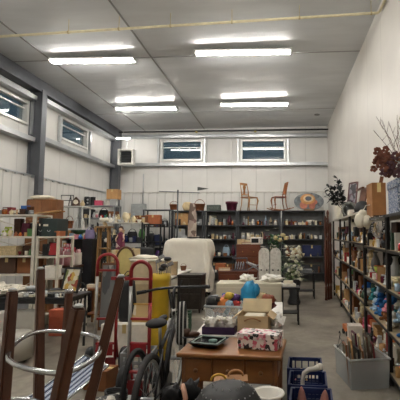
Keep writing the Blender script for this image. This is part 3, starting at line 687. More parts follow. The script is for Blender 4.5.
# clothes stand with a garment, in front of far shelving
p = P(177, 240, 11.6)
g = thing('garment_stand', 'tall dark pole stand with long crossbar in front of far shelving', 'stand', (p.x, 11.6, 0))
hz = Z(191.5, 11.6); mb = MB().lathe([(.24, 0), (.24, .02), (.05, .04), (.03, .06)], 16); mb.build('base', C('charcoal', .4, .4), g)
MB().tube([(0, 0, .05), (0, 0, hz + .06)], .022, 8).build('pole', C('4a4d50', .4, .4), g, True)
MB().tube([(X(158, 11.6) - p.x, 0, hz + .02), (X(199, 11.6) - p.x, 0, hz - .03)], .012, 8).build('crossbar', C('777b80', .3, .6), g, True)
q = P(192, 236, 11.6)
def hanging(label, x, y, z1, z0, w, cols, name='hanging_garment', cat='clothing'):
    g = thing(name, label, cat, (x, y, z1)); mb = MB(); n, m = 14, 12; vs, fs = [], []; hh = z1 - z0
    for j in range(m + 1):
        v = j / m
        for i in range(n):
            a = 2 * math.pi * i / n; k = .6 + .4 * min(1, v * 3); rip = 1 + .12 * math.sin(5 * a + 3 * v)
            vs.append((w / 2 * k * rip * math.cos(a), .05 * rip * math.sin(a), -.3 - v * (hh - .3)))
    for j in range(m):
        for i in range(n): l = (i + 1) % n; fs.append((j * n + i, j * n + l, (j + 1) * n + l, (j + 1) * n + i))
    fs.append(tuple(range(n))); fs.append(tuple(range(m * n, (m + 1) * n)))
    mb.add(vs, fs).build('fabric', pattern('cloth_' + cols[0], [(i / len(cols), c) for i, c in enumerate(cols)], 5), g, True)
    MB().tube([(0, 0, -.31), (0, 0, .0)] + arc((0, .02, .02), .02, 180, -20, 8, 'yz'), .003, 5).build('hook', C('silver', .3, .7), g); return g
hanging('pale pink and cream patterned garment hanging from the dark pole stand', q.x, 11.58, hz - .0415, Z(241, 11.6), .24, ['a8968a', '7d625c', 'b9ab9c', '6a584e'])
# white cloth cover over a piece on castors
yA = 10.0; a, b = P(163.5, 290, yA), P(208.5, 297, yA); zt = Z(238.5, yA); w, d, h = b.x - a.x, .62, zt
g = thing('covered_piano', 'large white cloth cover draped over an upright piece on castors', 'cover', ((a.x + b.x) / 2, yA + d / 2, 0), -3)
mb = MB(); n = 120; m = 22; vs, fs = [], []; zb = .14
def per(t):   # rounded rectangle perimeter
    w2, d2 = w / 2, d / 2; a_ = 2 * math.pi * t; c, s = math.cos(a_), math.sin(a_); e = .17
    return Vector((w2 * math.copysign(abs(c) ** e, c), d2 * math.copysign(abs(s) ** e, s), 0)), Vector((c, s, 0))
for j in range(m + 1):
    v = j / m
    for i in range(n):
        t = i / n; p, nr = per(t); k = 1 - .1 * max(0, 1 - v * 9) ** 2
        rip = (.03 * math.sin(t * 58 + 3 * noise.noise((t * 9, 0, 2)) + 2.2 * noise.noise((t * 20, v * 2.5, 4))) + .12 * noise.noise((p.x * 3 + v * 1.5, p.y * 3, v * 2.4))) * min(1, v * 1.6 + .12)
        q = p * k + nr * rip; z = h - (h - zb) * v + (.05 * (1 - v) * noise.noise((p.x * 2, p.y * 2, 7)))
        if v < .1: z -= .02 * (v / .1 - 1) ** 2
        if j == m: z += .03 * noise.noise((t * 12, 3, 1))
        vs.append((q.x, q.y, z))
for j in range(m):
    for i in range(n): l = (i + 1) % n; fs.append((j * n + i, j * n + l, (j + 1) * n + l, (j + 1) * n + i))
vs.append((0, 0, h + .01))
for i in range(n): fs.append((i, (i + 1) % n, len(vs) - 1))
mb.add(vs, fs).build('cloth_cover', mat('e6e0d2', .85, var=.04, scale=5, bump=.8), g, True)
MB().box((0, 0, .11), (w * .9, d * .8, .06)).build('base', C('black', .6), g)
for sx in (-1, 1):
    for sy in (-1, 1): MB().lathe([(.045, -.02), (.045, .02)], 12, (sx * w * .42, sy * d * .33, .045), M=Euler((R(90), 0, 0)).to_matrix()).build('castor', C('black', .5), g)
g = thing('magazine', 'dark folded magazine lying on top of the white cloth cover', 'magazine', (P(196, 240, 10.3).x, 10.25, zt + .012), 12)
MB().box((0, 0, .012), (.42, .22, .022), bev=.004).build('cover', C('black', .4), g); MB().box((.005, 0, .027), (.2, .12, .006)).build('picture', C('ivory', .4), g)
# furniture in the middle distance
Y = 11.2; a, b = X(236, Y), X(260.5, Y); h = Z(244.5, Y)
dresser('tall red brown chest of drawers behind the white arched panel', ((a + b) / 2, Y + .25, 0), b - a, .5, h, 4, 1, '7a3f22')
k_radio('white radio on top of the tall brown chest', (X(256, Y), Y + .22, h), 4, 'white', .36, .2)
k_flatbook('flat dark red book on top of the tall brown chest', (X(246, Y), Y + .1, h), 5, 'dark_red', .26, .05)
k_box('pale tan box on top of the tall brown chest', (X(240, Y), Y + .3, h), -5, 'beige', .2, .14)
k_cloth('cream folded linen on the tall brown chest beside the radio', (X(247.5, Y), Y + .37, h), 0, 'cream', .26, .12, .16)
Y = 9.7; a, b = X(218, Y), X(258, Y); h = Z(271.5, Y)
MUTED = ['white', 'cream', 'tan', 'brown', 'dark_brown', 'black', 'charcoal', 'grey', 'silver', 'beige', 'copper', 'pale_grey', 'dark_green', 'maroon', 'ivory', 'amber']
for i, (p0, p1) in enumerate(((171, 203), (204, 237), (238, 281), (282, 325))):
    nmb = ['cloth side grey shelving', 'purple pot shelving', 'chair shelving', 'disc shelving'][i]
    for j, z in enumerate(LV[:-1]): clutter('front of the %s, %s bay' % (nmb, ['bottom', 'lower', 'middle', 'top'][j]), (S(p0) + .07, YS - .165, 0), (S(p1) - .07, YS - .165, 0), z, (6, 7, 9, 9)[i] if j > 1 else 5, .2, .11, i * 5 + j, MUTED)
clutter('front of dark far shelving upper bay', (S(141) + .07, YS - .165, 0), (S(169) - .07, YS - .165, 0), 1.82, 5, .16, .11, 77)
dresser('low dark red brown sideboard between the white cover and arched panel', ((a + b) / 2, Y + .25, 0), b - a, .5, h, 2, 2, '6b3119', name='sideboard', cat='sideboard')
k_flatbook('thick tan book lying on the low brown sideboard', (X(224.5, Y + .2), Y + .2, h), 6, 'tan', .28, .07)
k_box('orange brown wooden box on the low sideboard beside tan book', (X(221, Y + .4), Y + .41, h), 0, 'copper', .26, .16, .16)
g = thing('wire_rack', 'dark wire dish rack with pale tubes on the low brown sideboard', 'rack', (X(240, Y + .25), Y + .22, h), 8); mb = MB()
for z in (.015, .3):
    mb.tube([(-.18, -.12, z), (.18, -.12, z), (.18, .12, z), (-.18, .12, z)], .009, 6, True)
for i in range(7): mb.tube([(-.18 + i * .06, -.12, .015), (-.18 + i * .06, -.12, .3 if i in (0, 6) else .17)], .006, 5); mb.tube([(-.18 + i * .06, .12, .015), (-.18 + i * .06, .12, .3 if i in (0, 6) else .17)], .006, 5); mb.tube([(-.18 + i * .06, -.12, .015), (-.18 + i * .06, .12, .015)], .006, 5)
mb.build('frame', C('4b4d55', .4, .5), g)
mb = MB()
for i in range(4): mb.box((-.1 + i * .06, 0, .12), (.02, .18, .17), (0, R(12), 0))
mb.build('divider', C('9aa0aa', .4), g)
g = thing('folding_stool', 'grey folded metal stool lying across the low brown sideboard', 'stool', (X(253.5, Y + .25), Y + .24, h), -4); mb = MB()
for s in (-1, 1): mb.tube([(-.17, s * .12, .2), (.15, s * .12, .02)], .012, 6); mb.tube([(-.15, s * .09, .02), (.15, s * .09, .15)], .012, 6)
for x, z in ((-.16, .2), (.15, .02)): mb.tube([(x, -.12, z), (x, .12, z)], .012, 6)
mb.build('frame', C('8c9298', .35, .6), g); MB().box((-.03, 0, .155), (.26, .2, .02), (0, R(20), 0)).build('seat', C('pale_grey', .5), g)
# white arched panel (two arch topped pairs of pickets)
Y = 8.5; a, b = X(258.5, Y), X(281, Y); W = b - a; h = Z(247.8, Y)
g = thing('arched_panel', 'white twin arched wooden picket panel with dark knobs by the flowers', 'panel', ((a + b) / 2, Y, 0))
mw = pattern('chippy_white', [(0, 'dedbd2'), (.6, 'd2cec4'), (.9, 'b9b6ae')], 24)
for s in (-1, 1):
    cx = s * W * .255; r = W * .24
    MB().prism([(cx - r, .0), (cx + r, 0)] + [(cx + r * math.cos(R(q)), h - r + r * math.sin(R(q))) for q in range(0, 181, 15)], .012, .03).build('arch', mw, g)
    for t in (-1, 1):
        x0 = cx + t * r * .5; ww = r * .42; hh = h - r * .4
        MB().prism([(x0 - ww, .02), (x0 + ww, .02)] + [(x0 + ww * math.cos(R(q)), hh - ww + ww * math.sin(R(q))) for q in range(0, 181, 20)], -.012, .012).build('picket', mw, g)
        MB().ell((x0, -.022, Z(270, Y)), .018, 8).build('knob', C('black', .4), g, True)
MB().box((0, .05, .2), (W, .03, .06)).build('rail', mw, g)
mb = MB()
for s in (-1, 1): mb.box((s * W * .3, .2, .02), (.03, .34, .04)); mb.tube([(s * W * .3, .04, .5), (s * W * .3, .36, .03)], .012, 6)
mb.build('stand', mw, g)
# lily plant and hydrangea
def flower_star(mb, c, r, n=5, up=.5):
    for k in range(n):
        a = 2 * math.pi * k / n + random.random(); mb.leaf(c, (math.cos(a), math.sin(a), up), r, r * .5, .35)
Y = 9.9; p = P(274, 300, Y)
g = thing('lily_plant', 'tall artificial plant with dark leaves and white lily blooms behind the arched panel', 'plant', (p.x, Y, 0))
MB().lathe([(.13, 0), (.17, .3), (.18, .3), (.18, .34), (.15, .34), (.14, .28)], 16).build('pot', C('charcoal', .5), g, True)
mb = MB()
for k in range(9): a = k * .7; mb.tube([(0, 0, .3), (.06 * math.cos(a), .06 * math.sin(a), .9), (.17 * math.cos(a), .14 * math.sin(a), 1.3 + .04 * k)], .009, 5)
mb.build('stem', C('2c4a2c', .6), g); random.seed(3)
foliage(MB(), 150, .95, .16, .24, .075, .55, .5).build('foliage', C('4a7050', .5, var=.4, scale=10), g)
mb = MB()
for px, py in ((271, 225), (276, 229), (268, 231), (279, 236), (263, 247), (284, 249), (274, 246)):
    q = P(px, py, Y) - Vector((p.x, Y, 0)); q.y = random.uniform(-.22, -.1); flower_star(mb, q, .13, 6, .6)
mb.build('blooms', C('efece2', .5), g)
mb = MB()
for px, py in ((283, 235), (280, 240), (286, 238), (276, 238)):
    q = P(px, py, Y) - Vector((p.x, Y, 0)); q.y = random.uniform(-.2, -.08); mb.ell(q, (.06, .05, .05), 8, .3)
mb.build('cream_blooms', C('c9b88a', .7), g)
Y = 9.2; p = P(294, 300, Y)
g = thing('hydrangea_arrangement', 'arrangement of white and pale green hydrangea blooms in a dark pot', 'flowers', (p.x, Y, 0))
MB().lathe([(.13, 0), (.15, .05), (.1, .2), (.17, .55), (.18, .56), (.15, .56), (.12, .3)], 16).build('pot', C('charcoal', .4), g, True)
foliage(MB(), 70, .45, .14, .2, .07, .5, .6).build('foliage', C('5f7344', .5, var=.4), g)
mb = MB(); random.seed(11)
for k in range(90):
    q = P(random.uniform(285.5, 302), random.uniform(246, 280), Y) - Vector((p.x, Y, 0)); q.y = random.uniform(-.2, .12)
    mb.ell(q, (.038, .034, .032), 8, .5) if k % 2 else flower_star(mb, q, .075, 6, .6)
mb.build('blooms', C('e4e2cf', .7, var=.12), g)
# dark side tables near the flowers
def small_table(label, x, y, w, d, h, c='black', name='side_table'):
    g = thing(name, label, 'table', (x, y, 0)); m = C(c, .4); MB().box((0, 0, h - .02), (w, d, .04), bev=.006).build('tabletop', m, g)
    for sx in (-1, 1):
        for sy in (-1, 1): MB().tube([(sx * (w / 2 - .03), sy * (d / 2 - .03), 0), (sx * (w / 2 - .035), sy * (d / 2 - .035), h - .03)], .016, 6).build('leg', m, g)
    MB().box((0, 0, h * .3), (w - .08, d - .08, .02)).build('lower_shelf', m, g); return g
x = X(303, 9.9); h = Z(273, 9.9); small_table('black bench table in the aisle behind the hydrangea', x + .05, 10.1, .5, .4, h, 'charcoal')
k_cloth('grey folded cloth on the black bench behind the hydrangea', (x + .05, 10.05, h), 0, 'grey', .36, .08, .26)
x = X(290, 7.2); h = Z(287, 7.2); small_table('small black side table holding white boxes beside the cream cabinet', x, 7.3, .34, .34, h)
k_box('flat white box on the small black side table', (x - .03, 7.3, h), 10, 'white', .24, .05, .2)
k_box('small ivory box stacked on the flat white box', (x - .03, 7.3, h + .0505), -10, 'ivory', .16, .05, .13)
# low white cabinet behind the toy tote
Y = 5.75; a, b = X(216.5, Y), X(281, Y); h = Z(283.5, Y)
g = thing('cream_cabinet', 'wide plain cream cabinet standing behind the toy filled tote', 'cabinet', ((a + b) / 2, Y + .2, 0), 2)
mc = mat('cfc6b0', .5, var=.04, scale=2)
MB().box((0, 0, h / 2), (b - a, .4, h), bev=.012).build('body', mc, g)
mb = MB()
for s in (-1, 1): mb.box((s * (b - a) * .25, -.203, h * .5), ((b - a) * .48, .008, h - .12), bev=.003)
mb.build('door', mc, g)
random.seed(5)
for lab, px, w in (('crumpled clear white plastic bag on the cream cabinet, beside the arched panel', 272, .28), ('smaller crumpled white plastic bag on the middle of the cream cabinet', 247, .2)):
    p = P(px, 283, Y + .15); mb = MB(); mb.ell((0, 0, .045), (w / 2, .09, .05), 14, .9); mb.ell((w * .3, .02, .035), (w / 4, .07, .04), 10, .9); mb.leaf((0, 0, .07), (.2, 0, 1), .08, .06, .1)
    for v in mb.bm.verts: v.co.z = max(v.co.z, 0)
    one('plastic_bag', mb, mat('e9e6dd', .3, bump=.4, scale=20), lab, 'plastic bag', (p.x, Y + .2, h + .004))
# brown bed rails leaning at the end of the wall rack
Y = 9.75
for i, px in enumerate((325.5, 328.5, 331.5)):
    x = X(px, Y); zt = Z((216, 210, 222)[i], Y)
    g = thing('bed_post', ('dark red brown turned post beside the far shelving', 'tallest dark red brown turned post, middle one of three', 'dark red brown turned post beside the wall rack')[i], 'post', (x, Y + .12 * i, .002), 0, 'leaning wooden posts')
    MB().lathe([(.028, 0), (.03, .3), (.02, .33), (.032, .4), (.032, zt * .7), (.02, zt * .72), (.034, zt * .8), (.025, zt * .94), (.034, zt * .97), (.012, zt)], 10).build('shaft', wood('5b2f1e', .6, axis=2), g, True)
    MB().lathe([(.034, -.002), (.034, .02), (.03, .05)], 12).build('foot', wood('5b2f1e', .6, axis=2), g)
# ================================================================== LEFT SIDE
def clamp(mb):
    for v in mb.bm.verts: v.co.z = max(v.co.z, 0)
# corner shelving with boxes
Y = 11.95; x0, x1 = X(83, Y), X(117.5, Y); zt = Z(205.5, Y)
rack('grey wire shelving in the far left corner below the fan', 'wire_shelving_unit', 'shelving', ((x0 + x1) / 2, Y, 0), x1 - x0, .5, [.4, 1.0, 1.55, 2.05, zt], zt, .035, '8d9092')
place = 'top of grey corner shelving'
row(place, (x0, Y, 0), (x1, Y, 0), zt, [('radio', 'charcoal', .14, .28, .2), ('can', 'black', .14, .27), ('box', 'rose', .22, .16), ('bag', 'white', .2, .22), ('box', 'pale_grey', .2, .2)])
k_carton('brown carton stacked on grey box in the far left corner', (x1 - .17, Y + .06, zt + .2005), 0, 'tan', .34, .3, .3)
row('second shelf of grey corner shelving', (x0, Y, 0), (x1, Y, 0), 2.05, [('box', 'charcoal', .3, .26), ('jar', 'white', .12, .2), ('bag', 'black', .3, .3), ('box', 'brown', .26, .2)])
row('third shelf of grey corner shelving', (x0, Y, 0), (x1, Y, 0), 1.55, [('figurine', 'white', .14, .3), ('vase', 'charcoal', .16, .3), ('box', 'tan', .26, .2), ('figurine', 'beige', .12, .3), ('bowl', 'silver', .2, .12)])
row('low shelf of grey corner shelving', (x0, Y, 0), (x1, Y, 0), 1.0, [('carton', 'brown', .4, .32, .34), ('carton', 'charcoal', .4, .36, .34)])
# white topped display shelving with glassware; dark goods below
Y = 11.1; x0, x1 = X(101, Y), X(146, Y); zt = Z(222.5, Y)
rack('white topped display shelving crowded with china in front of far wall', 'display_shelving', 'shelving', ((x0 + x1) / 2, Y, 0), x1 - x0, .55, [.3, .85, 1.35, zt], zt, .04, '2c2e30', None, 0, 'd8d5cc')
for o in [o for o in bpy.data.objects if o.parent and o.parent.name == 'display_shelving' and o.name.startswith('shelf')][:-1]: o.data.materials[0] = C('2b2c2e', .5)
row('top of white display shelving', (x0, Y - .12, 0), (x1, Y - .12, 0), zt, [('vase', 'white', .09, .18), ('mug', 'ivory', .1, .1), ('jar', 'silver', .08, .15), ('teapot', 'white', .17, .15), ('figurine', 'ivory', .08, .22), ('bowl', 'pale_grey', .15, .08), ('urn', 'cream', .22, .26), ('teapot', 'cream', .2, .2), ('bowl', 'white', .14, .08), ('jar', 'beige', .1, .14)])
row('rear edge on top of white display shelving', (x0, Y + .14, 0), (x1, Y + .14, 0), zt, [('bottle', 'green', .07, .24), ('candle', 'white', .08, .26), ('bottle', 'silver', .07, .25), ('vase', 'beige', .12, .24), ('lamp', 'brown', .16, .3), ('candle', 'gold', .08, .28), ('bottle', 'pale_blue', .07, .26), ('carton', 'brown', .3, .2, .2)])
row('second shelf of white display shelving', (x0, Y - .05, 0), (x1, Y - .05, 0), 1.35, [('bag', 'charcoal', .28, .36), ('vase', 'cream', .14, .34), ('plush', 'beige', .24, .34), ('bag', 'black', .3, .36), ('urn', 'green', .18, .36)])
row('third shelf of white display shelving', (x0, Y - .05, 0), (x1, Y - .05, 0), .85, [('box', 'black', .35, .35), ('bag', 'purple', .3, .36), ('carton', 'charcoal', .36, .34, .34)])
k_carton('reddish brown wooden box on dark shelving beside the white china display', (X(153.5, 11.95), 11.95, Z(224, 11.95)), 4, 'copper', .42, .27, .3)
rack('low black shelving under the reddish brown box', 'low_shelving', 'shelving', (X(154.5, 11.95), 11.95, 0), .52, .42, [.3, .9, 1.35, Z(224, 11.95)], Z(224, 11.95), .04, '1e2022')
row('middle shelf of low black shelving', (X(154.5, 11.95) - .23, 11.95, 0), (X(154.5, 11.95) + .23, 11.95, 0), 1.35, [('bag', 'charcoal', .2, .3), ('box', 'navy', .18, .2)])
row('lower shelf of low black shelving', (X(154.5, 11.95) - .23, 11.95, 0), (X(154.5, 11.95) + .23, 11.95, 0), .9, [('box', 'black', .2, .3), ('helmet', 'purple', .18, .18)])
# black office chairs
def office_chair(label, x, y, rz, col):
    g = thing('office_chair', label, 'chair', (x, y, 0), rz, 'black office chairs'); m = C(col, .7)
    mb = MB()
    for k in range(5):
        a = 2 * math.pi * k / 5; mb.tube([(0, 0, .1), (.3 * math.cos(a), .3 * math.sin(a), .07)], [.025, .018], 6)
    mb.tube([(0, 0, .07), (0, 0, .45)], .025, 8); mb.build('base', C('charcoal', .4), g)
    for k in range(5): a = 2 * math.pi * k / 5; MB().ell((.3 * math.cos(a), .3 * math.sin(a), .035), (.03, .03, .034), 8).build('castor', C('black', .5), g, True)
    MB().box((0, 0, .5), (.5, .48, .1), bev=.035).build('seat', m, g, True); MB().box((0, .25, .92), (.48, .09, .66), (R(-8), 0, 0), bev=.035).build('backrest', m, g, True)
    for s in (-1, 1): MB().tube([(s * .26, .1, .48), (s * .3, .1, .68), (s * .3, -.16, .69)], .02, 6).build('armrest', C('black', .5), g)
    return g
for px, yy, rz, cc, lb in ((119, 10.25, 20, 'charcoal', 'dark office chair behind the maroon doll'), (150, 10.25, 165, 'charcoal', 'dark office chair beside the white cloth cover'), (138.5, 9.3, -15, 'black', 'black office chair in front of the other two office chairs')):
    office_chair(lb, X(px, yy), yy, rz, cc)
# left white wire rack by the side wall
Y = 10.6; x0, x1 = X(63, Y), X(86, Y); zt = Z(206, Y)
rack('white wire shelving by the left wall behind the brown wardrobe', 'wire_shelving_unit', 'shelving', ((x0 + x1) / 2, Y, 0), x1 - x0, .45, [.5, 1.1, 1.72, zt], zt, .03, 'cfcfca')
k_clock('brown pointed mantel clock on top of white wire shelving', (X(75, Y), Y, zt), 12, 'dark_brown', .22, .26)
k_vase('pink brown vase on top of white wire shelving beside the clock', (X(81.5, Y), Y, zt), 0, 'beige', .12, .16)
g = thing('display_easel', 'black square metal easel standing on white wire shelving', 'frame', (X(67.5, Y), Y, zt), 6); mb = MB(); w = .2
mb.tube([(-w, 0, .012), (w * .6, 0, .012), (w * .6, 0, .3), (-w, 0, .3)], .016, 6, True); mb.tube([(w * .6, 0, .16), (-w, 0, .16)], .01, 6); mb.tube([(w * .2, .1, .01), (w * .2, .01, .3)], .012, 6); mb.tube([(w * .2, -.1, .01), (w * .2, .01, .3)], .012, 6); mb.build('bars', C('black', .4), g)
row('second shelf of white wire shelving', (x0, Y, 0), (x1, Y, 0), 1.72, [('basket', 'copper', .22, .34), ('bottle', 'pale_grey', .09, .3), ('figurine', 'white', .12, .28)])
row('third shelf of white wire shelving', (x0, Y, 0), (x1, Y, 0), 1.1, [('box', 'tan', .24, .24), ('box', 'charcoal', .22, .26)])
# dark clutter shelving
Y = 9.0; x0, x1 = X(62, Y), X(99, Y)
rack('black shelving packed with bags behind the pink gift bags', 'black_shelving_unit', 'shelving', ((x0 + x1) / 2, Y, 0), x1 - x0, .5, [.3, .88, 1.46], 1.46, .04, '1f2022', '2b2c2e')
pl = 'top of black shelving'
row(pl, (x0, Y, 0), (x1, Y, 0), 1.46, [('box', 'tan', .2, .2), ('cloth', 'lime', .3, .1), ('bag', 'charcoal', .2, .2)])
o = k_bowl('wide dark green bowl on top of the folded lime cloth on black shelving', (X(79.5, Y), Y, 1.5605), 0, 'dark_green', .38, .11)
k_figurine('small white figurine on top of black shelving beside the wardrobe', (x0 + .06, Y - .16, 1.46), 0, 'white', .08, .2)
k_jar('white lidded jar on the front edge of black shelving', (x0 + .62, Y - .17, 1.46), 0, 'white', .1, .14)
row('upper bay of black shelving', (x0, Y - .04, 0), (x1, Y - .04, 0), .88, [('box', 'brown', .24, .2), ('tray_basket', 'dark_brown', .3, .12), ('bag', 'navy', .22, .4)])
row('lower bay of black shelving', (x0, Y - .04, 0), (x1, Y - .04, 0), .3, [('carton', 'brown', .34, .4, .34), ('carton', 'tan', .36, .34, .34)])
# wardrobe, filing boxes
Y = 8.0; x0, x1 = X(25, Y), X(55.5, Y); zt = Z(198.5, Y)
g = thing('wardrobe', 'large plain brown wooden wardrobe behind the white metal shelving', 'wardrobe', ((x0 + x1) / 2, Y + .14, 0))
m = wood('86562f', .7, 2, 2)
MB().box((0, 0, zt / 2), (x1 - x0, .25, zt), bev=.006).build('body', m, g)
for s in (-1, 1):
    dd = MB().box((s * (x1 - x0) / 4, -.135, zt / 2), ((x1 - x0) / 2 - .008, .018, zt - .06), bev=.003).build('door', m, g); MB().tube([(s * .03, -.152, 1.0), (s * .03, -.152, 1.15)], .008, 6).build('handle', C('gold', .3, .7), dd)
MB().box((.0, 0, .03), (x1 - x0 + .03, .29, .06)).build('plinth', m, g)
k_cushion('flat cream cushion lying on top of the brown wardrobe', (x0 + .25, Y + .14, zt), 0, 'ivory', .44, .09, .24)
# white metal shelving, two bays
Y = 6.6; zt = Z(214, Y); lv = [.28, Z(275, Y), Z(256, Y), Z(236.5, Y), zt]
xa, xb, xc = X(-34, Y), X(36, Y), X(59, Y)
rack('white metal shelving with crossed braces, left of the brown wardrobe', 'metal_shelving_unit', 'shelving', ((xa + xb) / 2, Y + .22, 0), xb - xa, .5, lv, zt, .05, 'd9d5c9', None, 0, None, True)
lv2 = [.28, Z(279, Y), Z(257, Y), Z(236.5, Y)]
rack('lower white metal shelving holding the dark filing boxes and picture', 'metal_shelving_unit', 'shelving', ((xb + xc) / 2 + .01, Y + .24, 0), xc - xb, .5, lv2, lv2[-1] + .01, .04, 'd5cfc0')
for px, w, hh, lb in ((48, .27, .3, 'dark green grey filing box with pale label on white shelving'), (39.6, .075, .31, 'narrow black filing box beside the larger filing box')):
    x = X(px, Y); g = thing('filing_box', lb, 'box', (x, Y + .2, lv2[-1])); MB().box((0, 0, hh / 2), (w, .36, hh), bev=.008).build('body', C('22302f' if w > .2 else 'black', .5), g)
    MB().box((-w * .2, -.184, hh * .62), (w * .3, .004, .035)).build('card', C('ivory', .6), g); MB().tube(arc((0, -.182, hh * .35), .025, 180, 360, 6), .005, 5).build('handle', C('silver', .3, .7), g)
k_box('thin brown wooden box on white shelving beside the filing box', (X(56, Y), Y + .12, lv2[-1]), 0, 'copper', .09, .09, .2)
row('third shelf of the lower white shelving', (X(38, Y), Y + .12, 0), (X(57, Y), Y + .12, 0), lv2[2], [('box', 'black', .08, .2), ('frame', 'black', .18, .24, {'pic': 'red'})])
row('second shelf of the lower white shelving', (X(38, Y), Y + .12, 0), (X(58, Y), Y + .12, 0), lv2[1], [('box', 'charcoal', .08, .2), ('box', 'white', .17, .2, .24)])
row('bottom shelf of the lower white shelving', (X(38, Y), Y + .12, 0), (X(58, Y), Y + .12, 0), lv2[0], [('box', 'tan', .13, .3), ('box', 'brown', .14, .34)])
pl = 'top of the braced white shelving'
row(pl, (X(-4, Y), Y + .2, 0), (X(25, Y), Y + .2, 0), zt, [('box', 'dark_red', .16, .13), ('toy_truck', 'ivory', .16, .1), ('box', 'blue', .12, .16), ('basket', 'brown', .12, .22)])
g = thing('wood_board', 'thin pale wooden board lying tilted on top of white shelving post', 'board', (X(39, Y), Y + .2, zt + .045), 18); MB().box((0, 0, 0), (.44, .12, .02), (0, R(-9), 0), bev=.003).build('board', wood('c79a66'), g); MB().box((.12, .1, -.0), (.3, .04, .02), (0, R(-9), 0)).build('batten', wood('a9773f'), g)
row('upper shelf of the braced white shelving', (X(-4, Y), Y + .15, 0), (X(34, Y), Y + .15, 0), lv[3], [('plush', 'lime', .2, .16), ('box', 'dark_brown', .12, .3), ('bag', 'maroon', .16, .28), ('box', 'black', .12, .22)])
row('middle shelf of the braced white shelving', (X(-4, Y), Y + .1, 0), (X(33, Y), Y + .1, 0), lv[2], [('tray_basket', 'beige', .34, .14), ('box', 'dark_brown', .16, .16)])
row('low shelf of the braced white shelving', (X(-4, Y), Y + .2, 0), (X(33, Y), Y + .2, 0), lv[1], [('carton', 'dark_brown', .3, .26, .34), ('carton', 'brown', .24, .26, .34)])
row('bottom shelf of the braced white shelving', (X(-4, Y), Y + .2, 0), (X(33, Y), Y + .2, 0), lv[0], [('carton', 'charcoal', .3, .3, .34), ('carton', 'grey', .26, .34, .34)])
# pink striped gift bags on a stand table
Y = 7.32; small_table('low dark table carrying the pink gift bags', X(68.5, Y), Y, .44, .36, 1.01, 'dark_brown', 'plant_table')
pk = pattern('pink_stripe', [(0, 'cf4f6d'), (.55, 'ead9d8')], 16, 'wave', .6, (1, .3, .1))
def gift(label, x, y, z, w, h, m, rz):
    g = thing('gift_bag', label, 'bag', (x, y, z), rz); mb = MB(); mb.box((0, 0, h / 2), (w, .11, h), bev=.006); mb.build('body', m, g)
    for s in (-1, 1): MB().tube([(w * .22 * math.cos(R(q)), s * .05, h + .07 * math.sin(R(q)) - .003) for q in range(0, 181, 20)], .006, 5).build('handle', C('rose', .6), g, True)
    mb = MB()
    for k in range(9): mb.leaf((random.uniform(-w * .3, w * .3), 0, h - .02), (random.uniform(-.5, .5), random.uniform(-.4, .4), 1), .1, .06, .1)
    mb.build('tissue', C('e7d8d8', .8), g)
gift('pink striped gift bag with white tissue on the dark low table', X(64.5, Y), Y - .1, 1.011, .17, .26, pk, -10)
gift('pink and white striped gift bag beside the tall black cabinet', X(71.5, Y), Y - .06, 1.011, .18, .24, pk, 12)
gift('plain red gift bag behind the pink striped gift bags', X(67, Y), Y + .09, 1.011, .2, .32, C('b5303f', .6), 0)
gift('white gift bag beside the pink striped bag', X(76, Y), Y + .11, 1.011, .09, .22, C('white', .7), 0)
# tall black cabinet, purple bag, light wood stand
Y = 7.7; x = X(91, Y); zt = Z(239, Y)
g = thing('black_cabinet', 'tall narrow black cabinet beside the light wood stand', 'cabinet', (x - .02, Y, 0), 0)
MB().box((0, 0, zt / 2), (.2, .18, zt), bev=.006).build('body', C('15161a', .5), g); MB().box((0, -.097, zt / 2), (.18, .014, zt - .06), bev=.004).build('door', C('15171c', .4), g); MB().box((-.07, -.108, zt * .6), (.012, .02, .1)).build('handle', C('silver', .3, .6), g)
k_bag('pale purple bag sitting on top of the tall black cabinet', (x - .02, Y, zt), 0, '8d83ac', .19, .22, .12)
Y = 7.75; x = X(104.5, Y); zt = Z(227, Y); ml = wood('94703f', .7, 2, 2)
g = thing('wooden_stand', 'tall light wooden ladder stand beside the black cabinet', 'stand', (x, Y, 0), 10)
for sx in (-1, 1):
    for sy in (-1, 1): MB().box((sx * .1, sy * .1, zt / 2), (.032, .032, zt), (R(sy * 2), R(-sx * 1.2), 0)).build('leg', ml, g)
MB().box((0, 0, zt), (.3, .28, .03), bev=.005).build('top', ml, g)
mb = MB()
for z in (.4, .85, 1.3): mb.box((0, 0, z), (.2, .2, .022))
mb.build('shelf', ml, g)
k_lamp('small cream lamp on top of the light wooden stand', (x, Y, zt + .018), 0, 'beige', .2, .16)
# framed painting and zebra bag beside the long table
# long black topped table with silver trays
Yf, Yk = 5.15, 5.8; x0, x1 = X(-40, 5.5), X(83, 5.5); zt = .76
table('long black topped folding table covered with silver trays', ((x0 + x1) / 2, 5.5, 0), x1 - x0, .62, zt, '1b1c1f', '3a3c3f')
x = X(73, 5.65)
k_frame('black framed colourful painting leaning on the long black table', (x, 5.6, zt), -14, 'black', .29, .36, None, pic='b08d55', tilt=-14).children[1].data.materials[0] = pattern('painting', [(0, 'd9cfae'), (.3, '7f8a4e'), (.45, 'c8a24a'), (.6, 'dcd6c2'), (.75, '9a4a35'), (.85, 'b9b08a')], 16)
def tray(label, px, y, r, c='silver', sx=1.4):
    p = X(px, y); o = one('tray', MB().lathe([(r * .7, 0), (r * .75, .003), (r, .022), (r * 1.04, .024), (r * 1.0, .03), (r * .74, .012)], 22, sx=sx), C(c, .22, .85), label, 'tray', (p, y, zt), random.uniform(-20, 20), None, True); return o
tray('oval silver tray on the black table next to the painting', 58, 5.38, .12); tray('oval silver tray on the black table in front of the white box', 41, 5.38, .11)
tray('round dull silver tray at the middle of the black table', 27, 5.42, .1, 'pale_grey', 1.1); tray('dark pewter tray on the black table beside the lace pile', 45, 5.68, .1, '6f7274', 1.3)
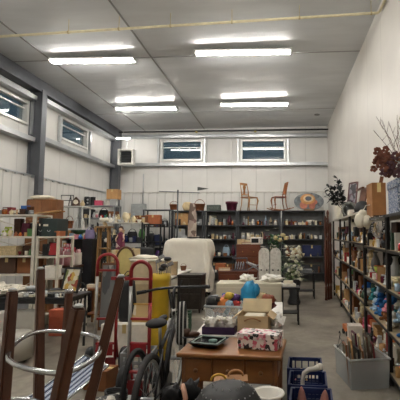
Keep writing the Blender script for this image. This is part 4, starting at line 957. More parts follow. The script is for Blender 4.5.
k_bowl('silver footed bowl on the black table beside the white lace', (X(33, 5.62), 5.66, zt), 0, 'silver', .17, .08)
k_flatbook('flat black box file on the black table beside the painting', (X(62, 5.65), 5.66, zt), 8, 'black', .28, .05)
k_mug('small silver cup on the black table beside the oval tray', (X(50, 5.3), 5.24, zt), 0, 'silver', .08, .08)
random.seed(21)
for i, (px, y, w, h, lb) in enumerate(((2, 5.36, .34, .15, 'crumpled white lace cloth piled on the black table end'), (19, 5.66, .26, .09, 'smaller white lace cloth behind the lace pile'))):
    mb = MB(); mb.ell((0, 0, h * .45), (w / 2, .14, h * .5), 20, 1.0); mb.ell((w * .3, -.03, h * .3), (w * .3, .12, h * .33), 14, 1.0)
    clamp(mb); one('lace_cloth', mb, mat('dcd6c8', .9, bump=.5, scale=30), lb, 'cloth', (X(px, y), y, zt + .008), 0, None, False)
k_cloth('folded white towel hanging near the front edge of the black table', (X(20, 5.25), 5.27, zt), 6, 'white', .2, .04, .14)
zb = pattern('zebra', [(0, '22201f'), (.5, 'd5d0c5')], 7, 'zebra')
g = thing('zebra_bag', 'black and white zebra patterned bag at the end of the black table', 'bag', (X(82, 6.3), 6.3, .0), 10)
MB().lathe([(.1, .0), (.12, .03), (.13, .4), (.11, .68), (.12, .72), (.1, .7)], 16, sy=.6).build('body', zb, g, True); MB().tube([(.1 * math.cos(R(q)), 0, .68 + .14 * math.sin(R(q))) for q in range(0, 181, 15)], .01, 6).build('handle', C('black', .5), g, True)
# wooden crate with junk before black cabinet
Y = 7.1; x = X(101, Y)
small_table('low brown wooden table with papers before the black cabinet', x, Y, .42, .36, Z(288, Y), 'brown')
row('low brown table before the black cabinet', (x - .2, Y, 0), (x + .2, Y, 0), Z(288, Y), [('flatbook', 'ivory', .16, .05), ('cloth', 'beige', .14, .08), ('flatbook', 'orange', .08, .06, .14)], jit=.01)
g = thing('leaning_prints', 'narrow grey print in a wooden frame behind the red hand truck', 'picture', (X(108, 6.6), 6.6, 0), 5)
MB().box((0, .1, .55), (.26, .03, 1.1), (R(-6), 0, 0), bev=.004).build('frame', wood('6b4327'), g); MB().box((0, .083, .56), (.21, .012, 1.0), (R(-6), 0, 0)).build('print', pattern('grey_print', [(0, '6b6c6c'), (.5, '9a9a97'), (.8, '46484a')], 14, 'voronoi', .3, (1, 1, .15)), g)
# cartons, doll, oval mirror
Y = 8.4; x = X(126.5, Y); k_carton('big brown carton on the floor under the cream cartons', (x, Y, 0), 3, 'brown', .5, .6, .44); k_carton('tan carton stacked between the floor carton and cream cartons', (x + .01, Y, .603), -3, 'tan', .48, .4, .42)
k_carton('cream carton with tape directly under the doll', (x - .125, Y - .03, 1.007), 2, 'cream', .23, .24, .3); k_carton('cream carton on the tan carton, beside the oval mirror top', (x + .13, Y, 1.007), -2, 'beige', .23, .26, .34)
g = thing('doll', 'doll in maroon and white dress standing on a cream carton', 'doll', (x - .11, Y - .03, 1.252), 0)
MB().lathe([(.09, 0), (.1, .02), (.085, .16), (.045, .26), (.06, .33), (.02, .37)], 12).build('dress', pattern('doll_dress', [(0, '6b2140'), (.55, 'c9b9b4'), (.75, '6b2140')], 14), g, True)
mb = MB().ell((0, 0, .42), (.045, .045, .055), 10)
for s in (-1, 1): mb.tube([(s * .05, 0, .32), (s * .09, -.03, .22), (s * .07, -.06, .17)], .014, 6)
mb.build('body', C('d9b49a', .6), g, True); MB().ell((0, .012, .44), (.052, .05, .055), 10).build('hair', C('dark_brown', .8), g, True)
Y = 6.9; p = P(125.5, 262, Y); rz_, ra = .31, .155
g = thing('oval_mirror', 'oval yellowed mirror in dark wooden rim standing behind hand trucks', 'mirror', (p.x, Y, 0), 8)
hz = p.z; el = [(ra * math.cos(2 * math.pi * k / 28), 0, hz + rz_ * .82 * math.sin(2 * math.pi * k / 28)) for k in range(28)]
MB().tube(el, .02, 8, True).build('rim', wood('5d3d20'), g, True); MB().prism([(q[0], q[2]) for q in el], -.004, .01).build('glass', mat('c8b878', .35, .0, var=.1), g)
mb = MB()
for s in (-1, 1): mb.tube([(s * (ra + .03), .0, .03), (s * (ra + .03), 0, hz + .05)], .014, 8); mb.tube([(s * (ra + .03), -.2, .015), (s * (ra + .03), 0, .08), (s * (ra + .03), .2, .015)], .014, 6)
mb.tube([(-ra - .03, 0, .3), (ra + .03, 0, .3)], .012, 6); mb.build('stand', wood('5d3d20'), g, True)
# tall cream carton run behind the golf bag and the brown box, white board on dark sideboard
Y = 6.5; x0, x1 = X(131, Y), X(166, Y); zt = Z(262, Y)
g = thing('tall_carton', 'long cream carton with white cloth on top behind the golf clubs', 'box', ((x0 + x1) / 2, Y + .2, 0), 3)
MB().box((0, 0, zt / 2), (x1 - x0, .4, zt), bev=.008).build('body', mat('b9a88a', .75), g); mb = MB()
mb.box((-.0, -.205, zt * .55), (x1 - x0 - .1, .006, .3)); mb.build('label_panel', mat('a08e70', .6), g)
mb = MB(); mb.box((0, 0, .015), (x1 - x0 + .02, .44, .03), bev=.012); mb.ell((-.1, 0, .04), (.24, .17, .045), 14, .7); clamp(mb); o = one('white_cloth', mb, mat('e0dac9', .9, bump=.3), 'white cloth spread over the long cream carton', 'cloth', ((x0 + x1) / 2, Y + .2, zt + .002), 3, None, True)
Y = 8.1; x0, x1 = X(178, Y), X(203, Y); zt = .76
dresser('long dark sideboard in front of the white cloth cover', ((x0 + x1) / 2, Y + .2, 0), x1 - x0, .44, zt, 2, 2, '2b2420', name='sideboard', cat='sideboard', knob='charcoal')
table('long white folding table beside the dark sideboard and white cover', (-2.5, 8.55, 0), .72, 2.2, .74, 'e8e4da', 'grey')
k_carton('plain tan carton on the long white table beside the golf clubs', (-2.27, 8.25, .7405), 8, '9b8565', .26, .27, .2)
k_basket('small brown basket on the long white table behind the tan carton', (-2.24, 9.2, .7405), 24, 'brown', .14, .16)
k_crate('dark green plastic crate on the aisle floor by the bicycle', (X(181, 6.6), 6.7, 0), 10, 'dark_green', .34, .3)
# white tub chair under the long table
g = thing('tub_chair', 'pale grey rounded tub chair with dark piping under the black table', 'chair', (X(14, 4.95), 5.0, 0), 60)
mp = mat('b8b4aa', .6, var=.05); mb = MB()
pts = [(.3 * math.cos(R(q)), .3 * math.sin(R(q))) for q in range(-20, 201, 10)]
n = len(pts); vs = []
for x_, y_ in pts:
    for z, k in ((.06, .9), (.3, 1), (.55, 1.03), (.6, .98), (.55, .86), (.3, .82), (.06, .78)): vs.append((x_ * k, y_ * k, z))
fs = [(i * 7 + j, i * 7 + (j + 1) % 7, (i + 1) * 7 + (j + 1) % 7, (i + 1) * 7 + j) for i in range(n - 1) for j in range(7)] + [tuple(range(7)), tuple(range((n - 1) * 7, n * 7))]
mb.add(vs, fs).build('backrest', mp, g, True); MB().lathe([(.24, .05), (.25, .3), (.22, .36), (.05, .37)], 20).build('seat', mp, g, True)
MB().tube([(x_ * 1.03, y_ * 1.03, .56) for x_, y_ in pts], .012, 6).build('piping', C('charcoal', .5), g, True); MB().tube([(x_ * 1.02, y_ * 1.02, .1) for x_, y_ in pts], .012, 6).build('piping', C('charcoal', .5), g, True)
for q in (0, 90, 180, 270): MB().tube([(.17 * math.cos(R(q + 45)), .17 * math.sin(R(q + 45)), 0), (.16 * math.cos(R(q + 45)), .16 * math.sin(R(q + 45)), .08)], .018, 8).build('leg', C('charcoal', .5), g)
# red box on the floor by the table
k_box('flat red box on the floor under the black table end', (X(62, 6.3), 6.35, 0), 0, 'b0553a', .26, .4, .2)

x0, x1 = X(101, 11.1), X(146, 11.1)
for j, z in enumerate((.3, .85, 1.35)): clutter('front of white display shelving, %s bay' % ['bottom', 'middle', 'upper'][j], (x0 + .06, 10.88, 0), (x1 - .06, 10.88, 0), z, 9, .25, .13, 40 + j, ['black', 'dark_brown', 'grey', 'white', 'dark_green', 'purple', 'maroon', 'silver', 'brown', 'navy', 'charcoal'])
clutter('front edge of black shelving top', (X(63, 9), 8.79, 0), (X(97, 9), 8.79, 0), 1.46, 7, .13, .1, 51)
clutter('front of black shelving upper bay', (X(63, 9) + .03, 8.79, 0), (X(97, 9) - .03, 8.79, 0), .88, 6, .3, .12, 52)
clutter('front of grey corner shelving, second shelf', (X(84, 11.95) + .05, 11.74, 0), (X(117, 11.95) - .05, 11.74, 0), Z(205.5, 11.95) - .4 if False else 2.05, 7, .2, .1, 53)
clutter('front of grey corner shelving, third shelf', (X(84, 11.95) + .05, 11.74, 0), (X(117, 11.95) - .05, 11.74, 0), 1.55, 7, .25, .1, 54)
clutter('front edge of the long black table', (X(22, 5.25), 5.235, 0), (X(75, 5.25), 5.235, 0), .7605, 12, .06, .08, 55, ['silver', 'pale_grey', 'white', 'grey', 'black', 'ivory'])
for j, (z, nm) in enumerate(((lv[4], 'top'), (lv[3], 'upper shelf'), (lv[2], 'middle shelf'))): clutter('front of the braced white shelving, ' + nm, (X(-6, 6.6), 6.64, 0), (X(33, 6.6), 6.64, 0), z, 7, .14, .09, 60 + j)

row('far half of the long white table', (-2.75, 8.3, 0), (-2.75, 9.5, 0), .7405, [('carton', 'black', .3, .34), ('bag', 'charcoal', .3, .4), ('box', 'navy', .26, .3)], rz=90)
row('near half of the long white table', (-2.75, 7.5, 0), (-2.7, 8.25, 0), .7405, [('radio', 'charcoal', .24, .16), ('lamp', 'silver', .2, .36), ('box', 'white', .2, .14)], rz=90)
# ================================================================== FOREGROUND, CENTRE
CHROME = mat('d0d2d3', .16, .95, var=.02, scale=4)
# support table for the upturned stool (stands below the picture)
small_table('low dark table under the upturned bar stool', -1.16, 1.5, .98, .9, .6, 'dark_brown', 'low_table')
# upturned bar stool
feet = {'a': P(12.5, 291, 1.45), 'b': P(40.5, 269, 1.8), 'c': P(121, 277, 1.6), 'd': P(78.5, 307, 1.25)}
fc = sum(feet.values(), Vector()) / 4; seat_c = Vector((fc.x - .13, fc.y - .01, .66))
g = thing('bar_stool', 'upturned brown wooden bar stool with chrome foot ring', 'stool', (seat_c.x, seat_c.y, .6)); O = Vector(g.location)
wl = wood('6c4330', .65, 2.5, 2, .35)
ring_pts = {}
LOW = {'a': P(0, 440, 1.47), 'b': P(37.5, 470, 1.74), 'c': P(76, 455, 1.56), 'd': P(43, 470, 1.32)}
for k in LOW: LOW[k] = feet[k].lerp(LOW[k], (feet[k].z - .69) / (feet[k].z - LOW[k].z))
seat_c = sum(LOW.values(), Vector()) / 4; seat_c.z = .66
for k, f in feet.items():
    s = LOW[k]; ax = (f - s).normalized(); sx_ = ax.orthogonal().normalized()
    hw = .0185 if k != 'd' else .0205; mb = MB()
    M = Matrix.Translation((f + s) / 2 - O) @ ax.to_track_quat('Z', 'Y').to_matrix().to_4x4()
    t = bmesh.new(); bmesh.ops.create_cube(t, size=1)
    for v in t.verts: kk = .86 if v.co.z > 0 else 1.12; v.co = Vector((v.co.x * hw * 2 * kk, v.co.y * hw * 2 * kk, v.co.z * (f - s).length))
    bmesh.ops.bevel(t, geom=t.edges[:], offset=.005, segments=2, affect='EDGES'); t.verts.index_update()
    mb.add([M @ v.co for v in t.verts], [[v.index for v in q.verts] for q in t.faces]); t.free()
    leg = mb.build('leg', wl, g); tt = .36 if k in 'bc' else .315; ring_pts[k] = f.lerp(s, tt)
    MB().lathe([(.014, -.002), (.015, .004), (.008, .009)], 10, f - O + ax * .001).build('foot_cap', C('pale_grey', .3, .4), leg, True)
rc = sum(ring_pts.values(), Vector()) / 4; order = ['a', 'b', 'c', 'd']; pts = []
for i, k in enumerate(order):
    p0, p1 = ring_pts[k] - rc, ring_pts[order[(i + 1) % 4]] - rc
    for j in range(8):
        v = p0.lerp(p1, j / 8); tj = j / 8; tj = tj * tj * (3 - 2 * tj); L = p0.length + (p1.length - p0.length) * tj; v2 = v.copy(); v2.normalize(); pts.append(rc + v2 * L * .95 - O)
MB().tube(pts, .0088, 10, True).build('foot_ring', CHROME, g, True)
MB().lathe([(.19, -.055), (.2, -.045), (.2, .02), (.17, .035)], 28, seat_c - O + Vector((0, 0, 0))).build('seat', C('dark_brown', .5), g, True)
c2 = P(2, 413, 1.45); q = [c2 - O + Vector((.12 * math.cos(2 * math.pi * k / 32), .12 * math.sin(2 * math.pi * k / 32), 0)) for k in range(32)]
MB().tube(q, .009, 8, True).build('lower_ring', CHROME, g, True)
# loose wooden table leg, no part of the stool
a, b = P(69, 293, 1.95), P(60, 425, 1.95)
g = thing('loose_table_leg', 'loose brown wooden table leg standing behind the upturned bar stool', 'table leg', (b.x, 1.95, .602)); 
a = a - Vector(g.location); mb = MB().tube([(0, 0, .0), (a.x * .5, 0, a.z * .5), (a.x, 0, a.z)], [.022, .023, .019], 8); mb.build('shaft', wl, g)
MB().lathe([(.02, 0), (.022, .015), (.012, .02)], 10, (a.x, 0, a.z + .0)).build('ferrule', CHROME, g, True)
# striped folding lounge and patterned cushion on the floor beyond the stool
st = pattern('blue_stripe', [(0, '1f2a44'), (.3, 'cfd6dd'), (.42, '2e5fa8'), (.56, 'd5d9dc'), (.66, '1f2a44'), (.86, 'c4ccd6')], 2.6, 'wave', .8, (1.4, 0, 0))
pL = P(52, 385, 3.35); g = thing('folding_lounger', 'folding lounge chair with blue, white and black striped fabric on the floor', 'chair', (pL.x - .12, 3.3, 0), -40); g.scale = (.82, .82, .72)
mb = MB()
for s in (-1, 1): mb.tube([(s * .28, -.62, .12), (s * .28, .1, .3), (s * .28, .62, .62)], .014, 8); mb.tube([(s * .28, -.45, 0), (s * .28, -.1, .26)], .012, 6); mb.tube([(s * .28, .35, 0), (s * .28, .05, .27)], .012, 6)
for y, z in ((-.62, .12), (.62, .62)): mb.tube([(-.28, y, z), (.28, y, z)], .014, 8)
for y in (-.45, .35): mb.tube([(-.28, y, .012), (.28, y, .012)], .012, 6)
mb.build('frame', CHROME, g, True)
vs, fs = [], []; prof = [(-.62, .125), (-.4, .165), (-.1, .245), (.1, .295), (.35, .45), (.62, .625)]
for y, z in prof:
    for i in range(9): x = -.27 + .54 * i / 8; vs.append((x, y, z - .03 * (1 - (x / .27) ** 2) + .006)); 
for y, z in prof:
    for i in range(9): x = -.27 + .54 * i / 8; vs.append((x, y, z - .03 * (1 - (x / .27) ** 2) - .006))
N6 = 54
for o_ in (0, N6):
    for r_ in range(5):
        for i in range(8): b_ = o_ + r_ * 9 + i; fs.append((b_, b_ + 1, b_ + 10, b_ + 9))
MB().add(vs, fs).build('sling', st, g, True)
p = P(83, 395, 3.0); o = k_cushion('black and white patterned cushion lying beside the striped lounger', (p.x + .08, 3.1, .0), 30, 'charcoal', .44, .16)
o.data.materials[0] = pattern('zig', [(0, '2a2a2c'), (.45, 'b9b6ae'), (.6, '55565a'), (.8, 'cac6bd')], 26)
o.rotation_euler = (R(58), 0, R(25)); o.location = (p.x + .0, 3.1, .16)
# red hand trucks
RED = mat('8c191f', .35, scale=5)
def hand_truck(label, pxl, pxr, Y, ztop, rz, junk):
    xl, xr = X(pxl, Y), X(pxr, Y); w = xr - xl; r = w / 2; g = thing('hand_truck', label, 'hand truck', ((xl + xr) / 2, Y, 0), rz, 'red hand trucks')
    zs = ztop - r; tr = .019
    MB().tube([(-r, .0, zs - .14)] + [(r * math.cos(R(q)), 0, zs + r * math.sin(R(q))) for q in range(180, -1, -12)] + [(r, 0, zs - .3)], tr, 10).build('loop_handle', RED, g, True)
    for s in (-1, 1): MB().tube([(s * r, 0, .14), (s * r, 0, zs - (.135 if s < 0 else .295))], tr * .92, 10).build('rail', mat('a9a9a6', .3, .7) if s < 0 else RED, g, True)
    for z in (zs - .07, Z(320, Y), Z(345, Y), .24): MB().box((0, 0, z), (w, .025, .026), bev=.004).build('crossbar', RED, g)
    if junk: MB().box((-r - junk / 2, -.01, zs - .065), (junk, .028, .034), bev=.004).build('side_bar', RED, g)
    MB().box((0, -.02, Z(351, Y)), (w * .8, .012, .13), bev=.004).build('brace_plate', RED, g)
    MB().box((0, -.12, .016), (w * 1.5, .22, .012), bev=.003).build('toe_plate', C('charcoal', .5, .4), g); MB().box((0, -.01, .09), (w * 1.1, .014, .15)).build('toe_back', C('dark_red', .5), g)
    MB().tube([(-r - .12, .09, .13), (r + .12, .09, .13)], .012, 8).build('axle', C('silver', .3, .7), g)
    for s in (-1, 1):
        MB().tube([(s * r, 0, .45), (s * r, .09, .14)], .013, 6).build('wheel_strut', RED, g)
        wh = MB().lathe([(.07, -.035), (.12, -.035), (.13, -.015), (.13, .015), (.12, .035), (.07, .035)], 20, (s * (r + .08), .09, .131), M=Euler((0, R(90), 0)).to_matrix()).build('wheel', C('black', .7), g, True)
        MB().lathe([(.02, -.04), (.072, -.03), (.072, .03), (.02, .04)], 14, (s * (r + .08), .09, .131), M=Euler((0, R(90), 0)).to_matrix()).build('wheel_hub', RED, wh)
    return g
hand_truck('red hand truck with loop handle standing beside the tall black cabinet', 99, 118.5, 4.7, Z(254.5, 4.7), 4, 0)
hand_truck('red hand truck with loop handle standing by the golf bag', 132, 152, 4.0, Z(262, 4.0), -4, .2)
# golf bag with clubs
Y = 5.0; x0, x1 = X(153, Y), X(170, Y); zt = Z(274, Y); r = (x1 - x0) / 2; p = ((x0 + x1) / 2, Y, 0)
g = thing('golf_bag', 'yellow golf bag standing behind the bicycle', 'golf bag', p, -8); my = mat('c9a824', .55, scale=4)
MB().lathe([(r * .9, 0), (r, .02), (r * 1.0, zt * .9), (r * 1.08, zt * .92), (r * 1.08, zt), (r * .95, zt), (r * .9, zt - .1)], 20).build('body', my, g, True)
MB().box((0, -r, zt * .32), (r * 1.3, .08, zt * .4), bev=.03).build('pocket', mat('c2a01f', .6), g, True); MB().lathe([(r * 1.02, .0), (r * 1.03, .06), (r, .065)], 20).build('base_band', C('charcoal', .6), g, True)
MB().tube([(r, 0, zt * .85), (r + .06, -.02, zt * .6), (r + .02, 0, zt * .3)], .016, 6).build('strap', C('black', .7), g, True)
random.seed(4)
for i, (px, py, wd) in enumerate(((156, 262, 0), (159, 258, 0), (162, 266, 1), (165.5, 259, 1), (168, 265, 0), (160, 269, 1))):
    q = P(px, py, Y + random.uniform(-.07, .07)); b0 = Vector((p[0] + (q.x - p[0]) * .55, Y + (q.y - Y) * .6, zt - .094)); c_ = thing('golf_club', ['silver iron club head up, at the side of the yellow golf bag', 'tall silver iron club in the yellow golf bag', 'dark wood club with round head low in the golf bag', 'tall dark wood club with round head in the golf bag', 'silver iron club beside the tall dark wood club', 'lowest dark wood club in front in the golf bag'][i], 'golf club', b0, 0, 'golf clubs in the yellow bag')
    e = q - b0; MB().tube([(0, 0, 0), e], .006, 6).build('shaft', C('silver', .25, .8), c_)
    if wd: MB().ell(e + Vector((.03, -.01, .0)), (.05, .04, .028), 10).build('head', C('charcoal', .3), c_, True)
    else: MB().box(e + Vector((.03, 0, .01)), (.075, .02, .045), (0, R(-25), 0), bev=.006).build('head', C('silver', .25, .8), c_)
# bicycle
g = thing('bicycle', 'black and white bicycle seen from behind between the hand trucks and the desk', 'bicycle', (X(160, 3.35), 3.35, 0), 0)
def wheel(yc, xo=0, rr=.33, nm='wheel', tilt=0):
    mb = MB(); M = Euler((0, R(90), 0)).to_matrix(); mb.tube([(xo, yc + rr * .95 * math.cos(2 * math.pi * k / 36), rr + rr * .95 * math.sin(2 * math.pi * k / 36)) for k in range(36)], .026, 8, True); o = mb.build(nm, C('1d1d1e', .75), g, True)
    MB().tube([(xo, yc + rr * .85 * math.cos(2 * math.pi * k / 36), rr + rr * .85 * math.sin(2 * math.pi * k / 36)) for k in range(36)], .014, 6, True).build('rim', C('silver', .3, .8), o, True)
    mb = MB()
    for k in range(18): a = 2 * math.pi * k / 18; mb.tube([(xo + (.025 if k % 2 else -.025), yc, rr), (xo, yc + rr * .84 * math.cos(a), rr + rr * .84 * math.sin(a))], .0018, 4)
    mb.tube([(xo - .05, yc, rr), (xo + .05, yc, rr)], .022, 8); mb.build('spokes', C('silver', .3, .8), o)
    return o
wheel(-.22); wheel(.82, -.06)
FR = C('202124', .35); WH = C('e6e5e0', .35)
mb = MB(); bb, st_, hd = (0, .2, .3), (0, .08, .66), (-.04, .64, .78)
for a, b in ((bb, st_), (bb, hd), ((0, .085, .62), hd)): mb.tube([a, b], .018, 8)
for s in (-1, 1): mb.tube([(s * .05, -.22, .33), (s * .03, .2, .3)], .009, 6); mb.tube([(s * .05, -.22, .33), (s * .02, .085, .62)], .009, 6)
mb.build('frame', FR, g, True)
mb = MB()
for s in (-1, 1): mb.tube([(-.06 + s * .06, .82, .33), (-.05 + s * .055, .7, .72)], .02, 8)
mb.tube([(-.1, .69, .73), (.0, .69, .73)], .022, 8); mb.tube([(-.05, .69, .73), (-.04, .63, .86)], .02, 8); mb.build('fork', WH, g, True)
MB().tube([(-.04, .64, .8), (-.04, .62, 1.0), (-.04, .66, 1.06)], .016, 8).build('stem', FR, g, True)
zb_ = 1.05
MB().tube([(-.3, .58, zb_ - .02), (-.2, .62, zb_), (-.04, .66, zb_ + .01), (.12, .62, zb_ + .02), (.24, .56, zb_ + .03)], .013, 8).build('handlebar', C('charcoal', .4, .4), g, True)
for x_, x2 in ((-.3, -.38), (.24, .33)): MB().tube([(x_, .58 if x_ < 0 else .56, zb_ - .02 if x_ < 0 else zb_ + .03), (x2, .54 if x_ < 0 else .52, zb_ - .03 if x_ < 0 else zb_ + .035)], .018, 8).build('grip', C('black', .8), g, True)
MB().tube([(0, .08, .66), (0, .05, .84)], .014, 8).build('seat_post', C('silver', .3, .8), g, True)
mb = MB(); mb.ell((0, -.04, .865), (.085, .12, .035), 12); mb.ell((0, .11, .87), (.03, .13, .025), 10); mb.build('saddle', C('0e0e10', .75), g, True)
mb = MB(); mb.tube([(.06, .2, .3), (.11, .2, .3), (.11, .25, .14)], .01, 6); mb.box((.15, .25, .13), (.08, .09, .02)); mb.tube([(-.06, .2, .3), (-.11, .2, .3), (-.11, .15, .46)], .01, 6); mb.box((-.15, .15, .46), (.08, .09, .02)); mb.build('crank', C('charcoal', .4, .4), g)
MB().lathe([(.08, -.006), (.1, 0), (.08, .006)], 20, (.05, .2, .3), M=Euler((0, R(90), 0)).to_matrix()).build('chainring', C('grey', .35, .7), g)
# striped shoes bag hanging on the handlebar -> black and white striped scarf
g = thing('striped_bag', 'black bag with white stripes hanging from the right handlebar grip', 'bag', (X(185.5, 3.86), 3.78, Z(345, 3.8)), 0)
zz = pattern('bw_stripe', [(0, '17181a'), (.72, 'd6d4ce')], 9, 'wave', .7, (1, .2, .25)); hh = Z(302, 3.8) - Z(345, 3.8)
MB().lathe([(.04, 0), (.055, .03), (.06, hh * .5), (.045, hh * .85), (.03, hh)], 14, sy=.5).build('body', zz, g, True)
MB().tube([(-.02, 0, hh - .005), (-.03, -.03, hh + .12), (.0, -.03, hh + .2)], .008, 6).build('strap', C('black', .7), g, True)
# black tyres leaning on the near hand truck
for i, (px, Y, rr, tl, lb) in enumerate(((141, 3.55, .27, 10, 'black bicycle tyre leaning upright in front of the golf side hand truck'),)):
    g = thing('tyre', lb, 'tyre', (X(px, Y), Y, 0.0), 90 + 6 * i); th = R(tl); M = Euler((0, 0, 0)).to_matrix()
    pp = [(rr * math.cos(2 * math.pi * k / 36), .28 * (rr + rr * math.sin(2 * math.pi * k / 36)) * math.sin(th), .035 + (rr + rr * math.sin(2 * math.pi * k / 36)) * math.cos(th)) for k in range(36)]
    MB().tube(pp, .022, 10, True).build('tread', C('0f1011', .75), g, True)
    MB().tube([(a * .93, b + .0, (c - rr) * .93 + rr) for a, b, c in pp], .016 if i == 0 else .024, 8, True).build('sidewall', C('55565a' if i else '303134', .6), g, True)
# black backpack on the hand truck toe, white foam box, framed tray
k_bag('black rucksack standing on the white foam box behind the hand trucks', (X(129, 5.4), 5.42, .422), 10, 'black', .22, .66, .14)
p = (X(131, 5.4), 5.4, 0); k_carton('white foam box on the floor behind the red hand trucks', p, 3, 'white', .6, .42, .34)
k_frame('gold framed small picture standing on the foam box behind hand trucks', (X(142, 5.35), 5.36, .422), -5, 'gold', .28, .24, None, pic='c2a878', tilt=-8)
k_carton('small brown carton on the floor in front of the cabinet side hand truck', (X(106, 4.25), 4.25, 0), -10, 'brown', .26, .2, .22)
k_crate('grey plastic crate on the floor behind the golf side hand truck', (X(142, 4.55), 4.56, 0), 5, 'grey', .34, .3, .3)
k_cloth('pale folded blanket in front of the golf side hand truck', (X(119, 3.6), 3.62, 0), 10, 'pale_grey', .3, .12, .24)
g = thing('cable_coil', 'coil of black cable on the folded pale blanket', 'cable', (X(119, 3.6), 3.62, .122)); MB().tube([((.09 + .012 * math.sin(k * .9)) * math.cos(k * .3), (.09 + .012 * math.sin(k * .9)) * math.sin(k * .3), .012 + .0009 * k) for k in range(80)], .009, 6).build('cable', C('black', .5), g, True)
# --------- desk
DY = 3.1; g = thing('writing_desk', 'brown wooden three drawer desk with dark tray and floral box on it', 'desk', (X(235.5, DY) , DY, 0), -5); dw, dd, dh = .75, .48, .75
m = wood('8c5a2b', .72, 2, 0, .35)
MB().box((0, 0, dh - .015), (dw, dd, .03), bev=.008).build('desktop', m, g)
MB().box((0, .01, dh - .115), (dw - .08, dd - .06, .17), bev=.003).build('case', m, g)
for sx in (-1, 1):
    for sy in (-1, 1): MB().tube([(sx * (dw / 2 - .055), sy * (dd / 2 - .05), 0), (sx * (dw / 2 - .055), sy * (dd / 2 - .05), .52), (sx * (dw / 2 - .055), sy * (dd / 2 - .05), dh - .03)], [.017, .026, .03], 8).build('leg', wood('7a4b29', .75, 2, 2), g)
xs = (-.232, 0, .232)
for i, x in enumerate(xs):
    f = MB().box((x, -dd / 2 + .036, dh - .115), (.215, .02, .145), bev=.004).build('drawer', wood('86552a', .72, 2, 0, .35), g); MB().lathe([(.006, 0), (.008, .012), (.016, .02), (.012, .028), (.002, .03)], 12, (x, -dd / 2 + .026, dh - .115), M=Euler((R(90), 0, 0)).to_matrix()).build('knob', C('6f4a2a', .4), f, True)
# things on the desk
q = dk(209, 345, .75)
g = thing('dish', 'black square glass dish with pale rim on the brown desk', 'dish', (q.x, q.y, .75), -14); mb = MB()
sq = lambda r: [(r * .9, -r), (r, -r * .9), (r, r * .9), (r * .9, r), (-r * .9, r), (-r, r * .9), (-r, -r * .9), (-r * .9, -r)]
def loft(mb, rings):
    vs = [(x, y, z) for r, z in rings for x, y in sq(r)]; fs = []
    for i in range(len(rings) - 1):
        for k in range(8): fs.append((i * 8 + k, i * 8 + (k + 1) % 8, (i + 1) * 8 + (k + 1) % 8, (i + 1) * 8 + k))
    fs.append(tuple(range(8))); fs.append(tuple(range((len(rings) - 1) * 8, len(rings) * 8))); return mb.add(vs, fs)
loft(mb, [(.085, 0), (.095, .006), (.12, .034), (.124, .036), (.118, .036), (.092, .012), (.08, .01)]).build('body', C('1b1d20', .12), g)
MB().tube([(x, y, .037) for x, y in sq(.1)], .0045, 6, True).build('inner_rim', C('9db0a6', .3), g); MB().lathe([(.03, .0105), (.034, .03), (.02, .034)], 12, (.02, .03, 0)).build('trinket', C('5a7a70', .3), g, True)
q = dk(257, 349, .75)
fl = pattern('floral', [(0, 'e6ddd8'), (.28, '2e2a2b'), (.5, 'e6ddd8'), (.66, 'c0566b'), (.78, 'd79aa4'), (.9, 'e6ddd8')], 44)
g = thing('floral_box', 'white floral box with pink and black flowers on the brown desk', 'box', (q.x + .02, q.y + .05, .75), -13)
MB().box((0, 0, .05), (.3, .16, .1), bev=.003).build('body', fl, g); MB().box((0, 0, .092), (.31, .17, .04), bev=.003).build('lid', fl, g)
q = dk(191, 338, .75); k_shoe('dark brown shoe at the back corner of the brown desk', (q.x, q.y + .01, .75), 20, 'dark_brown', .14, .07)
# white folding table behind the desk
ty0, ty1 = 3.43, 5.1; x1 = X(283, 3.6); g = table('long white folding table loaded with toys and boxes behind the desk', (x1 - .38, (ty0 + ty1) / 2, 0), .76, ty1 - ty0, .74, 'e4e0d8', 'grey'); TZ = .7405
